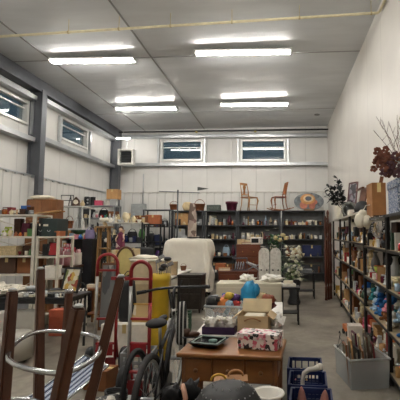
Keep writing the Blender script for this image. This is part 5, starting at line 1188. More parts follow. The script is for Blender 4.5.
# clear tote of toys
q = Vector((X(235, 4.2), 4.27, TZ))
CLR = mat('d9dee0', .25, 0, .0, 6, 0, 0, .3); 
def tote(g, w, d, h, m, rim='c9cfd2', t=.006):
    mb = MB(); mb.box((0, 0, t / 2), (w * .9, d * .9, t))
    for s in (-1, 1): mb.box((s * (w * .475), 0, h / 2), (t, d * .95, h), (0, R(s * 3.5), 0)); mb.box((0, s * d * .475, h / 2), (w * .95, t, h), (R(-s * 3.5), 0, 0))
    mb.build('tub', m, g); MB().tube([(-w / 2, -d / 2, h), (w / 2, -d / 2, h), (w / 2, d / 2, h), (-w / 2, d / 2, h)], .011, 6, True).build('rim', mat(rim, .3, trans=.3), g)
g = thing('clear_tote', 'clear plastic tote heaped with colourful toys on the white table', 'tote', q, -4); tote(g, .56, .4, .12, CLR)
random.seed(9)
toys = [('cloth_bag', 'bright blue cloth bag on top of the toy heap', '1e86b4', 250, 296, .11, .17, .1), ('toy_ball', 'orange toy head at the front of the toy tote', 'd47f3c', 221, 306, .08, .08, .07), ('toy', 'black toy at the corner of the toy tote', '1b1c1f', 213, 302, .08, .07, .06), ('toy', 'crimson toy in the middle of the toy tote', 'a51e3c', 239, 304, .09, .06, .06), ('toy', 'purple toy beside the crimson toy in the tote', '5a3a78', 233, 299, .08, .06, .06), ('toy', 'pale blue toy on the front of the toy heap', '9db7d0', 229, 305, .05, .05, .05), ('plush_ball', 'tan furry toy under the blue cloth bag', 'b98a66', 262, 302, .09, .08, .07), ('toy', 'green toy peeking out of the toy heap', '4f7a4a', 243, 299, .05, .05, .06), ('toy', 'dark red shoe like toy at the end of the tote', '5a2420', 269, 309, .08, .06, .05), ('toy', 'pink toy beside the orange toy head', 'd38ba0', 226, 300, .06, .06, .06), ('toy', 'navy toy against the blue cloth bag', '2b3f7c', 257, 308, .07, .05, .05), ('toy', 'cream toy behind the blue cloth bag', 'd8c49c', 259, 297, .07, .05, .06), ('toy', 'rust brown toy at the far end of the heap by the cabinet edge', '9a4f33', 268, 300, .08, .06, .06), ('toy', 'olive toy between the blue bag and rust toy', '75703a', 263, 297, .05, .05, .05), ('toy', 'white toy low at the front of the heap', 'e2ddd2', 243, 307, .05, .04, .04), ('toy', 'dark grey toy at the left rim of the tote', '3a3b3e', 217, 301, .06, .05, .05), ('toy', 'red toy low beside the white toy', 'b8342e', 236, 307, .05, .04, .04), ('toy', 'yellow toy at the back of the heap', 'd3b03c', 229, 296, .05, .04, .05)]
for nm, lb, c, px, py, rx, rz_, ry in toys:
    qq = P(px, py, 4.24 + random.uniform(-.08, .1)); zc = max(qq.z, TZ + .12); rx, ry, rz_ = rx * .9, ry * .9, rz_ * .9
    g2 = thing(nm, lb, 'toy' if 'bag' not in nm else 'bag', (qq.x, qq.y, zc - rz_), random.uniform(-30, 30)); mb = MB().ell((0, 0, rz_), (rx, ry, rz_), 14, .35)
    mb.build('body', C(c, .6, var=.25, scale=14), g2, True); mb = MB()
    for s in (-1, 1): mb.ell((s * rx * .75, -ry * .5 * s, rz_ * (.9 + .5 * s)), (rx * .4, ry * .4, rz_ * .45), 8, .5)
    mb.build('limbs' if nm != 'cloth_bag' else 'knot', C(c, .6, var=.25, scale=14), g2, True)
clutter('toy heap along the back rim of the clear tote', (X(212, 4.4), 4.41, 0), (X(262, 4.4), 4.41, 0), TZ + .12, 9, .14, .09, 71)
for i, (px, py, c) in enumerate(((216, 313, 'dark_red'), (224, 314, 'teal'), (233, 313, 'gold'), (243, 313, 'purple'), (252, 312, 'grey'), (263, 312, 'brown'))):
    qq = P(px, py, 4.2); k_plush('%s toy low inside the clear tote' % cn(c), (qq.x * .98, 4.22 + .06 * (i % 2), TZ + .008), random.uniform(-40, 40), c, .1, .15)
# cream folding carton with handle, lace box
q = Vector((X(255, 3.62), 3.64, TZ)); g = thing('open_carton', 'open cream carton with a rope handle on the white table', 'box', q, -6); w, d, h = .27, .24, .14; mb = MB(); m = mat('c6ad87', .7, var=.06)
mb.box((0, 0, .004), (w, d, .008))
for s in (-1, 1): mb.box((s * (w / 2 - .004), 0, h / 2), (.008, d, h)); mb.box((0, s * (d / 2 - .004), h / 2), (w - .016, .008, h))
mb.build('body', m, g); MB().box((0, d / 2 + .005, h + .052), (w, .008, .12), (R(-22), 0, 0)).build('lid_flap', mat('d5c29c', .7), g)
for s in (-1, 1): MB().box((s * (w / 2 + .02), 0, h - .006), (.07, d, .006), (0, R(s * 35), 0)).build('side_flap', m, g)
MB().tube([(-.07 + .014 * k, -d / 2 - .006 - .016 * math.sin(math.pi * k / 10), h * .72 + .025 * math.sin(math.pi * k / 10)) for k in range(11)], .006, 6).build('handle', C('9a6f45', .6), g, True)
k_cloth('white and black papers folded inside the open cream carton', (q.x, q.y, TZ + .009), -6, 'ivory', .19, .125, .15)
q = Vector((X(221.5, 3.54), 3.56, TZ)); g = thing('purple_tray', 'shallow purple box holding white crumpled wrapping on the white table', 'box', q, -4); mb = MB(); w, d, h = .28, .22, .06
mb.box((0, 0, .004), (w, d, .008))
for s in (-1, 1): mb.box((s * (w / 2 - .004), 0, h / 2), (.008, d, h)); mb.box((0, s * (d / 2 - .004), h / 2), (w - .016, .008, h))
mb.build('body', mat('3a2848', .5), g)
random.seed(8)
for i, (dx, dy, lb) in enumerate(((-.085, 0, 'a'), (0, .03, 'b'), (.085, -.01, 'c'))):
    mb = MB(); mb.ell((0, 0, .06), (.06, .065, .05), 12, 1.0)
    for _ in range(14): a = random.uniform(0, 6.28); mb.leaf((.03 * math.cos(a), .03 * math.sin(a), .07), (math.cos(a), math.sin(a), random.uniform(.3, 1.2)), random.uniform(.05, .09), .04, .2)
    clamp(mb); one('wrapping', mb, mat('d4d0c6', .6, var=.15, scale=20), ['crumpled white wrapping in the purple box above the desk dish', 'crumpled white wrapping at the middle of the purple box', 'crumpled white wrapping in the purple box beside the cream carton'][i], 'wrapping', (q.x + dx, q.y + dy, TZ + .009), 0, 'wrappings in the purple box')
mb = MB(); mb.ell((0, 0, .05), (.06, .2, .05), 14, .8); clamp(mb); one('plastic_sheet', mb, mat('dedbd4', .3, bump=.5, scale=24), 'crumpled white plastic sheet along the table edge beside the cream carton', 'plastic sheet', (X(277, 3.75), 3.78, TZ + .01))
# --------- low table in front with hat, paper bag and basket
small_table('low dark table in front of the desk holding the black hat', -.33, 1.92, .62, .76, .68, 'dark_brown', 'low_table')
q = P(229, 400, 2.02); g = thing('sun_hat', 'wide black hat with dotted trim in front of the desk', 'hat', (q.x, 1.98, .682), 0)
g.scale = (1.06, 1.06, 1.12); Mh = Euler((R(-12), R(4), 0)).to_matrix()
hs = .165; 
MB().lathe([(.165, .02), (.168, .035), (.15, .1), (.125, .14), (.09, .163), (.04, .174), (.003, .176)], 32).build('crown', mat('0e0e10', .6, scale=30, bump=.2), g, True)
MB().lathe([(.16, .005), (.2, .0), (.205, .006), (.2, .012), (.162, .03)], 36).build('brim', mat('101012', .6), g, True)
mb = MB()
for ring, (rr, zz_) in enumerate(((.163, .06), (.15, .1), (.118, .146), (.07, .17))):
    n = int(rr * 210)
    for k in range(n): a = 2 * math.pi * k / n; mb.ell((rr * 1.01 * math.cos(a), rr * 1.01 * math.sin(a), zz_), .0035, 4)
o = mb.build('dotted_trim', C('a9aaa8', .3, .4), g); o['kind'] = 'stuff'
q = P(190, 392, 2.05); g = thing('black_bow_bag', 'black fabric bundle tied with a pink band beside the black hat', 'bundle', (q.x - .06, 2.14, .682), 20); mb = MB()
mb.ell((-.05, 0, .07), (.05, .05, .055), 14, .8); mb.ell((.045, 0, .08), (.045, .045, .06), 14, .8); mb.ell((0, .01, .04), (.075, .05, .038), 12, .4); [mb.leaf((0, 0, .09), (c_, .1, .5), .1, .06, .5) for c_ in (-1, -.4, .5, 1)]; clamp(mb); mb.build('fabric', C('1a1a1d', .7, bump=.3), g, True); MB().tube([(0, -.05, .02), (.01, -.06, .08), (0, -.02, .13), (0, .04, .09)], .013, 8).build('band', C('d3a088', .6), g, True)
q = P(231, 372, 2.22); g = thing('paper_bag', 'brown paper bag with looped handles behind the black hat', 'bag', (q.x, 2.22, .682), 6); hh = q.z - .682 - .0
mp = mat('94683f', .75, var=.15, bump=.2)
mb = MB().box((0, 0, hh * .4), (.18, .1, hh * .8)); mb.build('body', mp, g)
for s in (-1, 1): MB().tube([(-.02 + s * .045 + .04 * math.cos(R(a)), s * .03, hh * .8 + hh * .18 * math.sin(R(a))) for a in range(0, 181, 15)], .0065, 6).build('handle', C('c49a2e' if s < 0 else 'a97c50', .6), g, True)
q = P(268, 392, 2.2); g = thing('laundry_basket', 'white plastic basket with rounded rim beside the black hat', 'basket', (q.x + .0, 2.17, .682), 0); hh = q.z - .682
MB().lathe([(.055, 0), (.06, .005), (.072, hh), (.077, hh), (.077, hh + .008), (.066, hh + .006), (.056, .01)], 26).build('body', C('dcd8ce', .4), g, True); MB().tube([(.082 * math.cos(2 * math.pi * k / 26), .082 * math.sin(2 * math.pi * k / 26), hh + .004) for k in range(26)], .007, 8, True).build('rim', C('e2ded4', .35), g, True)
# --------- blue crates
cx_ = X(304.5, 3.9)
def blue_crate(lb, y, z, rz, w=.33, d=.36, h=.35): return k_crate(lb, (cx_, y, z), rz, '15275a', w, h, d)
blue_crate('dark blue plastic crate with trinkets on the aisle floor, away from viewer', 4.0, 0, -4); blue_crate('dark blue plastic crate on the floor holding the white swan neck ornament', 3.6, 0, -4)
blue_crate('dark blue plastic crate on the floor in front of the other blue crates', 3.2, 0, -4)
q = Vector((cx_ - .05, 3.98, .016)); k_figurine('white and pink figurine inside the far blue crate', (cx_ - .09, 3.95, .018), 0, 'pink', .08, .2); k_clock('small gold clock inside the far blue crate', (cx_ + .02, 4.02, .018), 10, 'gold', .12, .17); k_flatbook('dark blue flat book inside the far blue crate', (cx_ + .07, 3.92, .018), 80, 'dark_blue', .16, .05)
k_candle('gold candlestick inside the far blue crate', (cx_ - .03, 4.09, .018), 0, 'gold', .07, .25)
a = [P(302.5, 381, 3.55), P(304, 373, 3.55), P(309, 369.5, 3.55), P(314, 369, 3.55), P(319, 367, 3.55)]; o0 = Vector((a[0].x, 3.55, .018))
g = thing('swan_ornament', 'white swan neck shaped ceramic ornament in the blue crate', 'ornament', o0, 0)
MB().tube([(0, 0, .0), (0, 0, .2)] + [p - o0 for p in a], [.03, .018, .018, .019, .022, .021, .028], 10).build('neck', C('e4e0d5', .25), g, True); MB().ell(a[-1] - o0 + Vector((.01, 0, .004)), (.03, .024, .03), 10).build('head', C('e4e0d5', .25), g, True)
MB().lathe([(.05, 0), (.055, .01), (.03, .06)], 14).build('base', C('e4e0d5', .25), g, True)
for i, (px, py, w, t, lb) in enumerate(((302.5, 383, .06, -2, 'dull pink fabric cone in the blue crate under the white ornament'), (315, 386, .065, 5, 'shorter pinkish brown fabric bundle beside the pink cone'))):
    q = P(px, py, 3.28); g = thing('fabric_cone', lb, 'fabric', (cx_ - .06 + i * .135, 3.2, .02), 0); hh = q.z - .018
    Mt = Euler((0, R(t), 0)).to_matrix(); MB().lathe([(w * .8, .002), (w, .04), (w * .8, hh * .6), (w * .35, hh * .92), (w * .1, hh)], 14, M=Mt).build('fabric', C('9a6a62', .8, var=.3, bump=.3), g, True); MB().tube([Mt @ Vector((w * .98 * math.cos(2 * math.pi * k / 14), w * .98 * math.sin(2 * math.pi * k / 14), .07)) for k in range(14)], .006, 5, True).build('hem', C('b98a7a', .8), g, True)
k_box('small dark red box in the nearest blue crate', (cx_ - .1, 3.13, .018), 0, 'maroon', .1, .2)
# --------- clear bin with frames
Y = 4.55; g = thing('clear_bin', 'clear plastic bin of picture frames and hangers on the aisle floor', 'bin', (X(358.5, Y) - .0, Y, 0), 9); bw, bd, bh = .43, .56, .3
BIN = mat('d4d9da', .3, 0, .0, 6, 0, 0, .36)
tote(g, bw, bd, bh, BIN, 'cfd3d4', .006)
random.seed(14); base = Vector(g.location)
spec = [('brown', .16, .42), ('charcoal', .2, .36), ('tan', .14, .46), ('copper', .18, .4), ('black', .2, .38), ('maroon', .16, .48), ('brown', .2, .36), ('beige', .15, .44), ('dark_brown', .18, .5), ('grey', .2, .36), ('dark_red', .14, .43), ('black', .18, .46)]
adj = ['thin', 'wide', 'tall', 'medium', 'plain', 'narrow', 'squat', 'pale', 'tallest', 'dull', 'slim', 'glossy']
for i, (c, w, hh) in enumerate(spec):
    xx = base.x - .16 + .029 * i; yy = base.y - .12 + (.24 if i % 2 else 0) + random.uniform(-.02, .02)
    k_frame('%s %s picture frame standing in the clear bin' % (adj[i], cn(c)), (xx, yy, .008), 90 + random.uniform(-6, 6), c, w, hh, None, pic=random.choice(['8f7f66', '6d5a4a', 'a99a84']), tilt=-5)
g = thing('wire_hanger', 'black wire hanger hooked over the rim of the clear bin', 'hanger', (base.x - .2, base.y + .2, .3), 70); mb = MB(); mb.tube([(-.14, 0, .02), (.14, 0, .02), (0, 0, .1)], .005, 5, True); mb.tube([(0, 0, .1)] + arc((0, 0, .14), .03, -90, 150, 8), .005, 5); mb.build('wire', C('black', .4, .4), g)
# ================================================================== RIGHT RACK
ux0, uy0, sl = 1.09, 2.95, .034
ends = [2.95, 4.41, 5.87, 7.4, 8.95, 10.5]
ang = -math.degrees(math.atan(sl)); RD = .38
def rf(y): return ux0 + (y - uy0) * sl          # x of the front face
RL = [.14, .56, 1.0, 1.42, 1.8]; RL2 = [.14, .6, 1.02, 1.45, 1.93]
names = ['black wall shelving bay holding the blue hatbox on top', 'black wall shelving bay behind the clear bin, under the brown carton', 'black wall shelving bay under the glass bowl', 'black wall shelving bay with the dark plant on top', 'last black wall shelving bay by the leaning posts']
for i in range(5):
    y0, y1 = ends[i], ends[i + 1]; yc = (y0 + y1) / 2; dpt = RD if i < 2 else .32
    lv = RL if i < 2 else RL2
    g = thing('black_shelving_unit', names[i], 'shelving', (rf(yc) + dpt / 2, yc, 0), ang, 'black shelving along the right wall'); L = y1 - y0 - .012; m = C('1c1a1a', .45, .3)
    for sx in (-1, 1):
        for sy in (-1, 1): MB().box((sx * (dpt / 2 - .018), sy * (L / 2 - .018), lv[-1] / 2), (.036, .036, lv[-1]), bev=.003).build('post', m, g)
    for z in lv:
        s = MB().box((0, 0, z - .012), (dpt - .002, L - .002, .024), bev=.003).build('shelf', C('98876c' if z < 1.7 else 'b9b5aa', .6), g)
        MB().box((-dpt / 2 - .002, 0, z - .016), (.008, L, .03)).build('shelf_edge', m if z < 1.7 or i < 2 else C('b9b5aa', .5), s)
def rrow(i, z, place, items, off=.21, t0=0, t1=1, **k):
    y0, y1 = ends[i] + .07, ends[i + 1] - .07; a, b = y0 + (y1 - y0) * t0, y0 + (y1 - y0) * t1
    return row(place, (rf(a) + off, a, 0), (rf(b) + off, b, 0), z, items, rz=-90, jit=.02, **k)
random.seed(31)
# far bay (3) and next (2)
B4 = 'bay by leaning posts'; B3 = 'dark plant bay'; B2 = 'glass bowl bay'; B1 = 'brown carton bay'; B0 = 'hatbox bay'
rrow(3, 1.45, 'upper shelf of ' + B3, [('box', 'charcoal', .2, .26), ('vase', 'white', .14, .28), ('lamp', 'brown', .2, .36), ('figurine', 'ivory', .12, .3), ('jar', 'silver', .12, .2), ('teapot', 'beige', .2, .18)])
rrow(3, 1.02, 'middle shelf of ' + B3, [('figurine', 'white', .14, .3), ('box', 'brown', .22, .24), ('vase', 'dark_red', .14, .3), ('bowl', 'cream', .24, .12), ('bottle', 'amber', .09, .3), ('frame', 'gold', .22, .28)])
rrow(3, .6, 'lower shelf of ' + B3, [('box', 'dark_brown', .26, .28), ('basket', 'brown', .26, .3), ('bag', 'green', .24, .3), ('box', 'grey', .22, .24), ('jar', 'white', .14, .22)])
rrow(3, .14, 'bottom shelf of ' + B3, [('carton', 'brown', .3, .3, .28), ('bag', 'charcoal', .28, .32), ('shoe', 'white', .26, .12), ('carton', 'tan', .3, .26, .28)])
rrow(4, 1.45, 'upper shelf of ' + B4, [('vase', 'maroon', .16, .3), ('box', 'black', .24, .24), ('jar', 'white', .12, .2), ('box', 'brown', .24, .3)])
rrow(4, 1.02, 'middle shelf of ' + B4, [('box', 'tan', .24, .24), ('bowl', 'white', .24, .14), ('figurine', 'beige', .14, .3), ('bag', 'charcoal', .26, .3)])
rrow(4, .6, 'lower shelf of ' + B4, [('carton', 'brown', .3, .3, .26), ('bag', 'maroon', .26, .3), ('box', 'grey', .24, .26)])
rrow(2, 1.45, 'upper shelf of ' + B2, [('figurine', 'beige', .12, .3), ('vase', 'charcoal', .14, .32), ('lamp', 'gold', .2, .38), ('mug', 'white', .12, .12), ('box', 'dark_brown', .2, .3), ('figurine', 'white', .12, .26)])
rrow(2, 1.02, 'middle shelf of ' + B2, [('vase', 'grey', .14, .3), ('plush', 'beige', .24, .32), ('box', 'pale_grey', .2, .24), ('bowl', 'white', .24, .14), ('figurine', 'copper', .14, .32), ('teapot', 'white', .2, .18)])
rrow(2, .6, 'lower shelf of ' + B2, [('bag', 'dark_green', .28, .3), ('bowl', 'silver', .26, .12), ('helmet', 'blue', .26, .2), ('box', 'brown', .24, .26), ('can', 'white', .14, .2)])
rrow(2, .14, 'bottom shelf of ' + B2, [('toy_truck', 'orange', .32, .2), ('box', 'red', .22, .16), ('can', 'silver', .14, .24), ('shoe', 'brown', .28, .12), ('plush', 'cream', .22, .3)])
rrow(1, 1.42, 'upper shelf of ' + B1, [('box', 'dark_brown', .2, .3), ('vase', 'black', .14, .3), ('frame', 'black', .24, .3), ('jar', 'brown', .12, .22), ('bottle', 'charcoal', .1, .32), ('bowl', 'dark_red', .24, .12)])
rrow(1, 1.0, 'middle shelf of ' + B1, [('cloth', 'cream', .3, .1), ('vase', 'pale_grey', .14, .32), ('lamp', 'black', .24, .38, {'shade': 'charcoal'}), ('bag', 'white', .22, .3), ('bowl', 'lime', .28, .14), ('box', 'orange', .18, .14)])
rrow(1, .14, 'bottom shelf of ' + B1, [('box', 'ivory', .26, .2), ('bag', 'orange', .24, .24), ('can', 'red', .16, .22), ('plush', 'white', .22, .28), ('tray_basket', 'tan', .32, .16)])
rrow(0, 1.42, 'upper shelf of ' + B0, [('frame', 'dark_brown', .24, .3), ('box', 'charcoal', .24, .26), ('teapot', 'teal', .24, .2), ('vase', 'brown', .16, .3), ('box', 'black', .2, .3)])
rrow(0, 1.0, 'middle shelf of ' + B0, [('plush', 'pink', .26, .3), ('box', 'copper', .3, .14), ('plush', 'rose', .2, .26), ('frame', 'pale_grey', .22, .28), ('bowl', 'teal', .22, .12)])
rrow(0, .14, 'bottom shelf of ' + B0, [('plush', 'beige', .28, .34), ('plush', 'white', .26, .32), ('bag', 'charcoal', .3, .34), ('plush', 'cream', .24, .3)])
for i, bn in ((4, B4), (3, B3), (2, B2), (1, B1), (0, B0)):
    for j, z in enumerate((RL if i < 2 else RL2)[:-1]):
        if z == .56: continue
        y0, y1 = ends[i] + .08, ends[i + 1] - .08
        clutter('front of %s %s' % (['bottom shelf', 'lower shelf', 'middle shelf', 'upper shelf'][j], 'in ' + bn), (rf(y0) + .065, y0, 0), (rf(y1) + .065, y1, 0), z, 8, .18, .1, i * 9 + j + 100, [c for c in MUTED if c not in ('copper', 'amber')] + ['pink', 'red', 'white', 'pale_blue', 'gold', 'rose'], rz=-90)
# plush heaps on the lower shelves of the two near bays
cols = [('blue', 'white'), ('2f78b8', 'd8d2c8'), ('pink', 'ivory'), ('white', 'blue'), ('1f5fa0', 'white'), ('brown', 'ivory'), ('teal', 'cream'), ('3a78b4', 'pink'), ('dark_red', 'ivory'), ('pale_blue', 'white')]
cw = ['blue', 'sky blue', 'pink', 'white', 'deep blue', 'brown', 'teal', 'mid blue', 'dark red', 'pale blue']
random.seed(17)
def heap(i, z, t0, t1, n, where, layers=2, cset=None):
    k = 0
    for ly in range(layers):
        m = n - ly * 2
        for j in range(m):
            t = t0 + (t1 - t0) * (j + .5 + .5 * ly * 0) / m; y = ends[i] + .1 + (ends[i + 1] - ends[i] - .2) * t; off = .11 + (.16 if (j + ly) % 2 else 0)
            c, b = cols[(k + i * 3) % 10]; w_ = cw[(k + i * 3) % 10]; k += 1
            pos = ['front', 'back'][(j + ly) % 2]; lyr = ['lower layer', 'upper layer', 'top'][ly]
            k_plush('%s plush toy in the %s %s of heap on %s' % (w_, pos, lyr, where), (rf(y) + off, y, z + ly * .119), random.uniform(-130, -60), c, .18, .165, belly=b)['group'] = 'plush toys heaped on the ' + where
heap(1, .56, 0, 1, 8, 'carton bay shelf', 3)
heap(0, .56, .3, 1, 6, 'hatbox bay shelf', 2)
# ---- on top
x = rf(4.15); 
g = thing('hatbox', 'blue and white patterned hatbox on top of the wall shelving', 'hatbox', (rf(4.25) + .19, 4.25, 1.8), ang)
hb = Z(180, 4.15) - 1.8; mm = pattern('blue_floral', [(0, '6a7690'), (.3, 'a9aeb9'), (.5, '545f7a'), (.72, 'b9bdc6'), (.86, '737f99')], 80)
MB().box((0, 0, hb * .45), (.29, .4, hb * .9), bev=.006).build('body', mm, g); MB().box((0, 0, hb * .88), (.31, .42, hb * .24), bev=.006).build('lid', mm, g)
hz = 1.8 + hb
# flowers and twigs on the hatbox
g = thing('dried_flower_arrangement', 'dried arrangement of rust flowers with tall bare twigs on the blue hatbox', 'flowers', (rf(4.2) + .18, 4.2, hz), 0); o0 = Vector(g.location)
MB().lathe([(.055, 0), (.07, .02), (.075, .07), (.05, .1), (.055, .115), (.045, .11)], 16).build('vase', C('d8d2c6', .3), g, True)
random.seed(23); mb = MB()
for px, py, tilt in ((378, 114, 1), (382, 118, 0), (389, 121, 0), (395, 117, 1), (399, 128, 0), (375, 130, 0), (404, 112, 0)):
    q = P(px, py, 4.2) - o0; q.y = random.uniform(-.1, .1); mid = q * .5 + Vector((random.uniform(-.03, .03), 0, 0)); b_ = Vector((0, 0, .1))
    mb.tube([b_, mid * .6 + Vector((.01, 0, 0)), mid * 1.25, q], [.005, .004, .003, .0015], 5)
    for t in (.45, .6, .75, .85): s = b_.lerp(q, t); mb.tube([s, s + Vector((random.uniform(-.07, .07), random.uniform(-.04, .04), random.uniform(.06, .12)))], [.0025, .001], 4)
mb.build('twigs', C('5b4138', .8), g)
mb = MB()
for px, py, s in ((380, 158, .05), (386, 161, .05), (391, 158, .05), (384, 168, .05), (389, 174, .04), (394, 169, .05), (377, 161, .045), (377, 152, .05), (383, 158, .055), (380, 165, .045), (389, 155, .05), (393, 163, .05), (386, 149, .04), (375, 168, .04), (398, 158, .05)):
    q = P(px, py, 4.17) - o0; q.y = random.uniform(-.1, .05); [mb.ell(q + Vector((s * .55 * math.cos(a_), s * .3 * math.sin(2.1 * a_), s * .55 * math.sin(a_))), (s * .5, s * .3, s * .42), 8, .6, (0, a_, 0)) for a_ in (0, 1.2, 2.4, 3.7, 5)]
mb.build('rust_flowers', C('744636', .85, var=.35), g)
mb = MB()
for px, py, s in ((384, 172, .045), (397, 174, .05), (392, 165, .05), (388, 164, .045), (395, 156, .05), (391, 170, .045), (399, 168, .04)):
    q = P(px, py, 4.15) - o0; q.y = random.uniform(-.1, 0); [mb.ell(q + Vector((s * .55 * math.cos(a_), s * .3 * math.sin(2.1 * a_), s * .55 * math.sin(a_))), (s * .5, s * .3, s * .42), 8, .6, (0, a_, 0)) for a_ in (0, 1.2, 2.4, 3.7, 5)]
mb.build('plum_flowers', C('5a3a40', .8, var=.3), g)
foliage(MB(), 50, .12, .07, .13, .045, .1, .6).build('leaves', C('6a6450', .7, var=.4), g)
# brown carton, white gloves plush hanging, glass bowl, ball, white boxes
yb_ = 5.45; x0, x1 = X(370, yb_), X(384, yb_); h = Z(184, yb_) - 1.8
k_carton('tall plain brown carton on top of the wall shelving beside the hatbox', ((x0 + x1) / 2 + .01, yb_ + .05, 1.8), ang + 4, '8a5c30', x1 - x0, h, .3)
g = thing('wooden_offcut', 'brown wooden offcut leaning out behind the tall brown carton', 'slat', ((x0 + x1) / 2 + .02, yb_ + .28, 1.8)); MB().box((.07, 0, .3), (.05, .02, .62), (0, R(12), 0), bev=.003).build('slat', wood('7d4a2a'), g); MB().box((.0, .012, .03), (.12, .02, .05)).build('foot', wood('7d4a2a'), g)
q = P(364, 217, 5.6); g = thing('white_plush', 'white round plush hanging at the shelf front below the brown carton', 'plush toy', (rf(5.4) - .08, 5.4, Z(228, 5.4))); mw_ = mat('e3dccb', .9, bump=.2, var=.05)
mb = MB().ell((-.035, 0, .1), (.075, .07, .1), 14, .15); mb.ell((.045, -.01, .09), (.07, .07, .085), 14, .15); mb.build('body', mw_, g, True); MB().ell((.0, .0, .19), (.06, .05, .055), 12, .1).build('head', mw_, g, True)
MB().tube([(.0, 0, .22), (.05, .02, .3), (.11, .05, .31)], .006, 5).build('loop', C('white', .7), g)
g = thing('bead_chain', 'tangle of white and grey bead chains hanging on the shelf post under the carton', 'beads', (rf(4.57) - .04, 4.57, Z(216, 4.57))); mb = MB(); random.seed(2)
for s in (-.05, -.02, .02, .05):
    L = random.uniform(.2, .27)
    for k in range(26):
        t = k / 25; mb.ell((s + .03 * math.sin(6.28 * t * 1.3 + s * 40), -.02 + .015 * math.cos(9 * t + s * 30), -4 * L * t * (1 - t) * .9 - .01), .008, 6)
mb.build('beads', C('bdb8b4', .3), g, True); MB().tube([(-.06, -.02, -.005), (.06, 0, .0), (.1, .05, .0)], .008, 6).build('hook', C('charcoal', .4, .5), g)
yg = 8.1; g = thing('glass_bowl', 'round clear glass bowl upturned on top of the wall shelving', 'bowl', (X(349.5, yg), yg, 1.93)); r = .15
MB().lathe([(r * .5, 0), (r, r * .5), (r * 1.05, r), (r * .9, r * 1.6), (r * .6, r * 1.95), (r * .57, r * 1.95), (r * .86, r * 1.58), (r, r), (r * .95, r * .52), (r * .46, .008)], 24).build('bowl', glass_mat('bowl_glass', 'e9eeee'), g, True); MB().ell((0, 0, .14), (.105, .105, .12), 14, .6).build('tissue', C('e6e3dc', .8), g, True)
yg = 6.85; g = thing('black_hat', 'round black hat on top of the wall shelving beside glass bowl', 'hat', (X(361.5, yg) + .02, yg, 1.93)); MB().lathe([(.13, .02), (.14, .08), (.1, .18), (.03, .21), (.001, .212)], 22).build('crown', C('202124', .6), g, True); MB().lathe([(.13, .01), (.16, 0), (.162, .008), (.13, .026)], 22).build('brim', C('232427', .6), g, True)
yg = 9.75; k_carton('white carton with tape on top of the far wall shelving bay', (rf(yg) + .14, yg, 1.931), 2, 'e6e0d2', .28, .34, .3)
k_box('flat white box in front of the glass bowl on the wall shelving', (rf(7.6) + .12, 7.6, 1.93), ang, 'white', .2, .1, .26)
mb = MB().lathe([(.045, 0), (.05, .01), (.02, .28), (.004, .3)], 14); one('white_cone', mb, C('e6e1d6', .4), 'slim white cone ornament on the wall shelving beside the dark plant', 'ornament', (rf(9.1) + .07, 9.1, 1.93), 0, None, True)
yg = 8.7; g = thing('dark_plant', 'dark green artificial plant on the far end of the wall shelving', 'plant', (rf(yg) + .13, yg + .02, 1.93)); MB().lathe([(.06, 0), (.08, .12), (.085, .13), (.07, .12)], 14).build('pot', C('charcoal', .5), g, True); random.seed(41)
mb = MB()
for px, py in ((337, 178), (339, 184), (334, 188), (328, 187), (325, 192), (341, 190)):
    q = P(px, py, yg) - Vector((rf(yg) + .13, yg + .02, 1.93)); q.y = random.uniform(-.08, .08); mb.tube([(0, 0, .1), q * .5 + Vector((0, 0, .04)), q], .006, 5)
    for _ in range(26): mb.leaf(q * random.uniform(.45, 1), (random.uniform(-1, 1), random.uniform(-1, 1), random.uniform(-.3, 1)), .13, .085, .2)
mb.build('foliage', C('2a3030', .6, var=.4), g)
k_frame('black photo stand leaning on the wall shelving beside the oval disc', (rf(10.2) + .1, 10.2, 1.93), -20, 'black', .14, .26, None, pic='b9a878', tilt=-14)
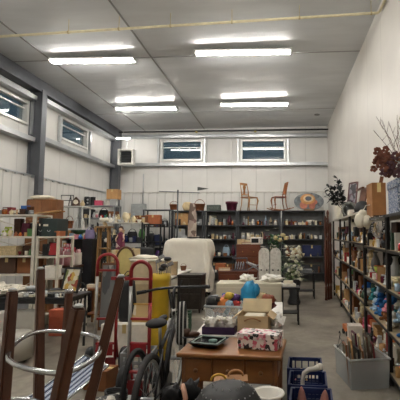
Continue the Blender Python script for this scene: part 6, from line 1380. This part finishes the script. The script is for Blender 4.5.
yg = 7.9; g = thing('framed_picture', 'tilted grey and plum framed picture by the wall behind the dark plant', 'picture', (rf(8.45) + .22, 8.45, 1.93), -60); hh = Z(188, 8.45) - 1.93 + .12
mb = MB()
for s in (-1, 1): mb.box((s * .13, .0, hh / 2), (.03, .02, hh), (R(-8), 0, 0)); mb.box((0, (-.5 + .5 * s) * 0 + math.tan(R(8)) * (s * (hh / 2 - .015)), hh / 2 + s * (hh / 2 - .015)), (.23, .02, .03), (R(-8), 0, 0))
mb.build('frame', C('5d3a3a', .5), g); MB().box((0, .004, hh / 2), (.24, .01, hh - .06), (R(-8), 0, 0)).build('picture', pattern('plum_pic', [(0, '8d8890'), (.4, '6c5560'), (.6, 'b4b0b2'), (.8, '4b4a4e')], 12), g)
g = thing('wooden_tray', 'long brown wooden tray lying behind the black hat on shelving', 'tray', (rf(7.35) + .16, 7.4, 1.93), -88); hh = Z(188, 7.35) - 1.93
MB().box((0, .1, hh / 2), (.5, .02, hh), (R(-10), 0, 0), bev=.003).build('board', wood('6b3a22'), g); MB().box((0, .06, hh - .02), (.5, .05, .03), bev=.003).build('rim', wood('6b3a22'), g)
# items on the floor in front of the rack
k_toy_truck('orange toy truck on the floor edge in front of glass bowl bay', (rf(6.6) - .14, 6.5, 0), -80, 'orange', .3, .2)
k_box('red and white printed box on the floor before the wall shelving', (rf(6.1) - .12, 6.05, 0), ang, 'd0c6bb', .2, .26, .2)
# ================================================================== LIGHT, WORLD
w = bpy.data.worlds.new('world'); SC.world = w; w.use_nodes = True
bg = w.node_tree.nodes['Background']; bg.inputs['Color'].default_value = (.03, .045, .06, 1); bg.inputs['Strength'].default_value = 1
SC.view_settings.view_transform = 'Standard'; SC.view_settings.look = 'None'; SC.view_settings.gamma = 1; SC.view_settings.use_curve_mapping = False
SC.view_settings.exposure = EXPO
SC.cycles.use_denoising = True; SC.cycles.max_bounces = 8; SC.cycles.diffuse_bounces = 5; SC.cycles.transmission_bounces = 6; SC.cycles.transparent_max_bounces = 6
SC.cycles.sample_clamp_indirect = 6; SC.cycles.caustics_reflective = False; SC.cycles.caustics_refractive = False
bpy.context.view_layer.update()
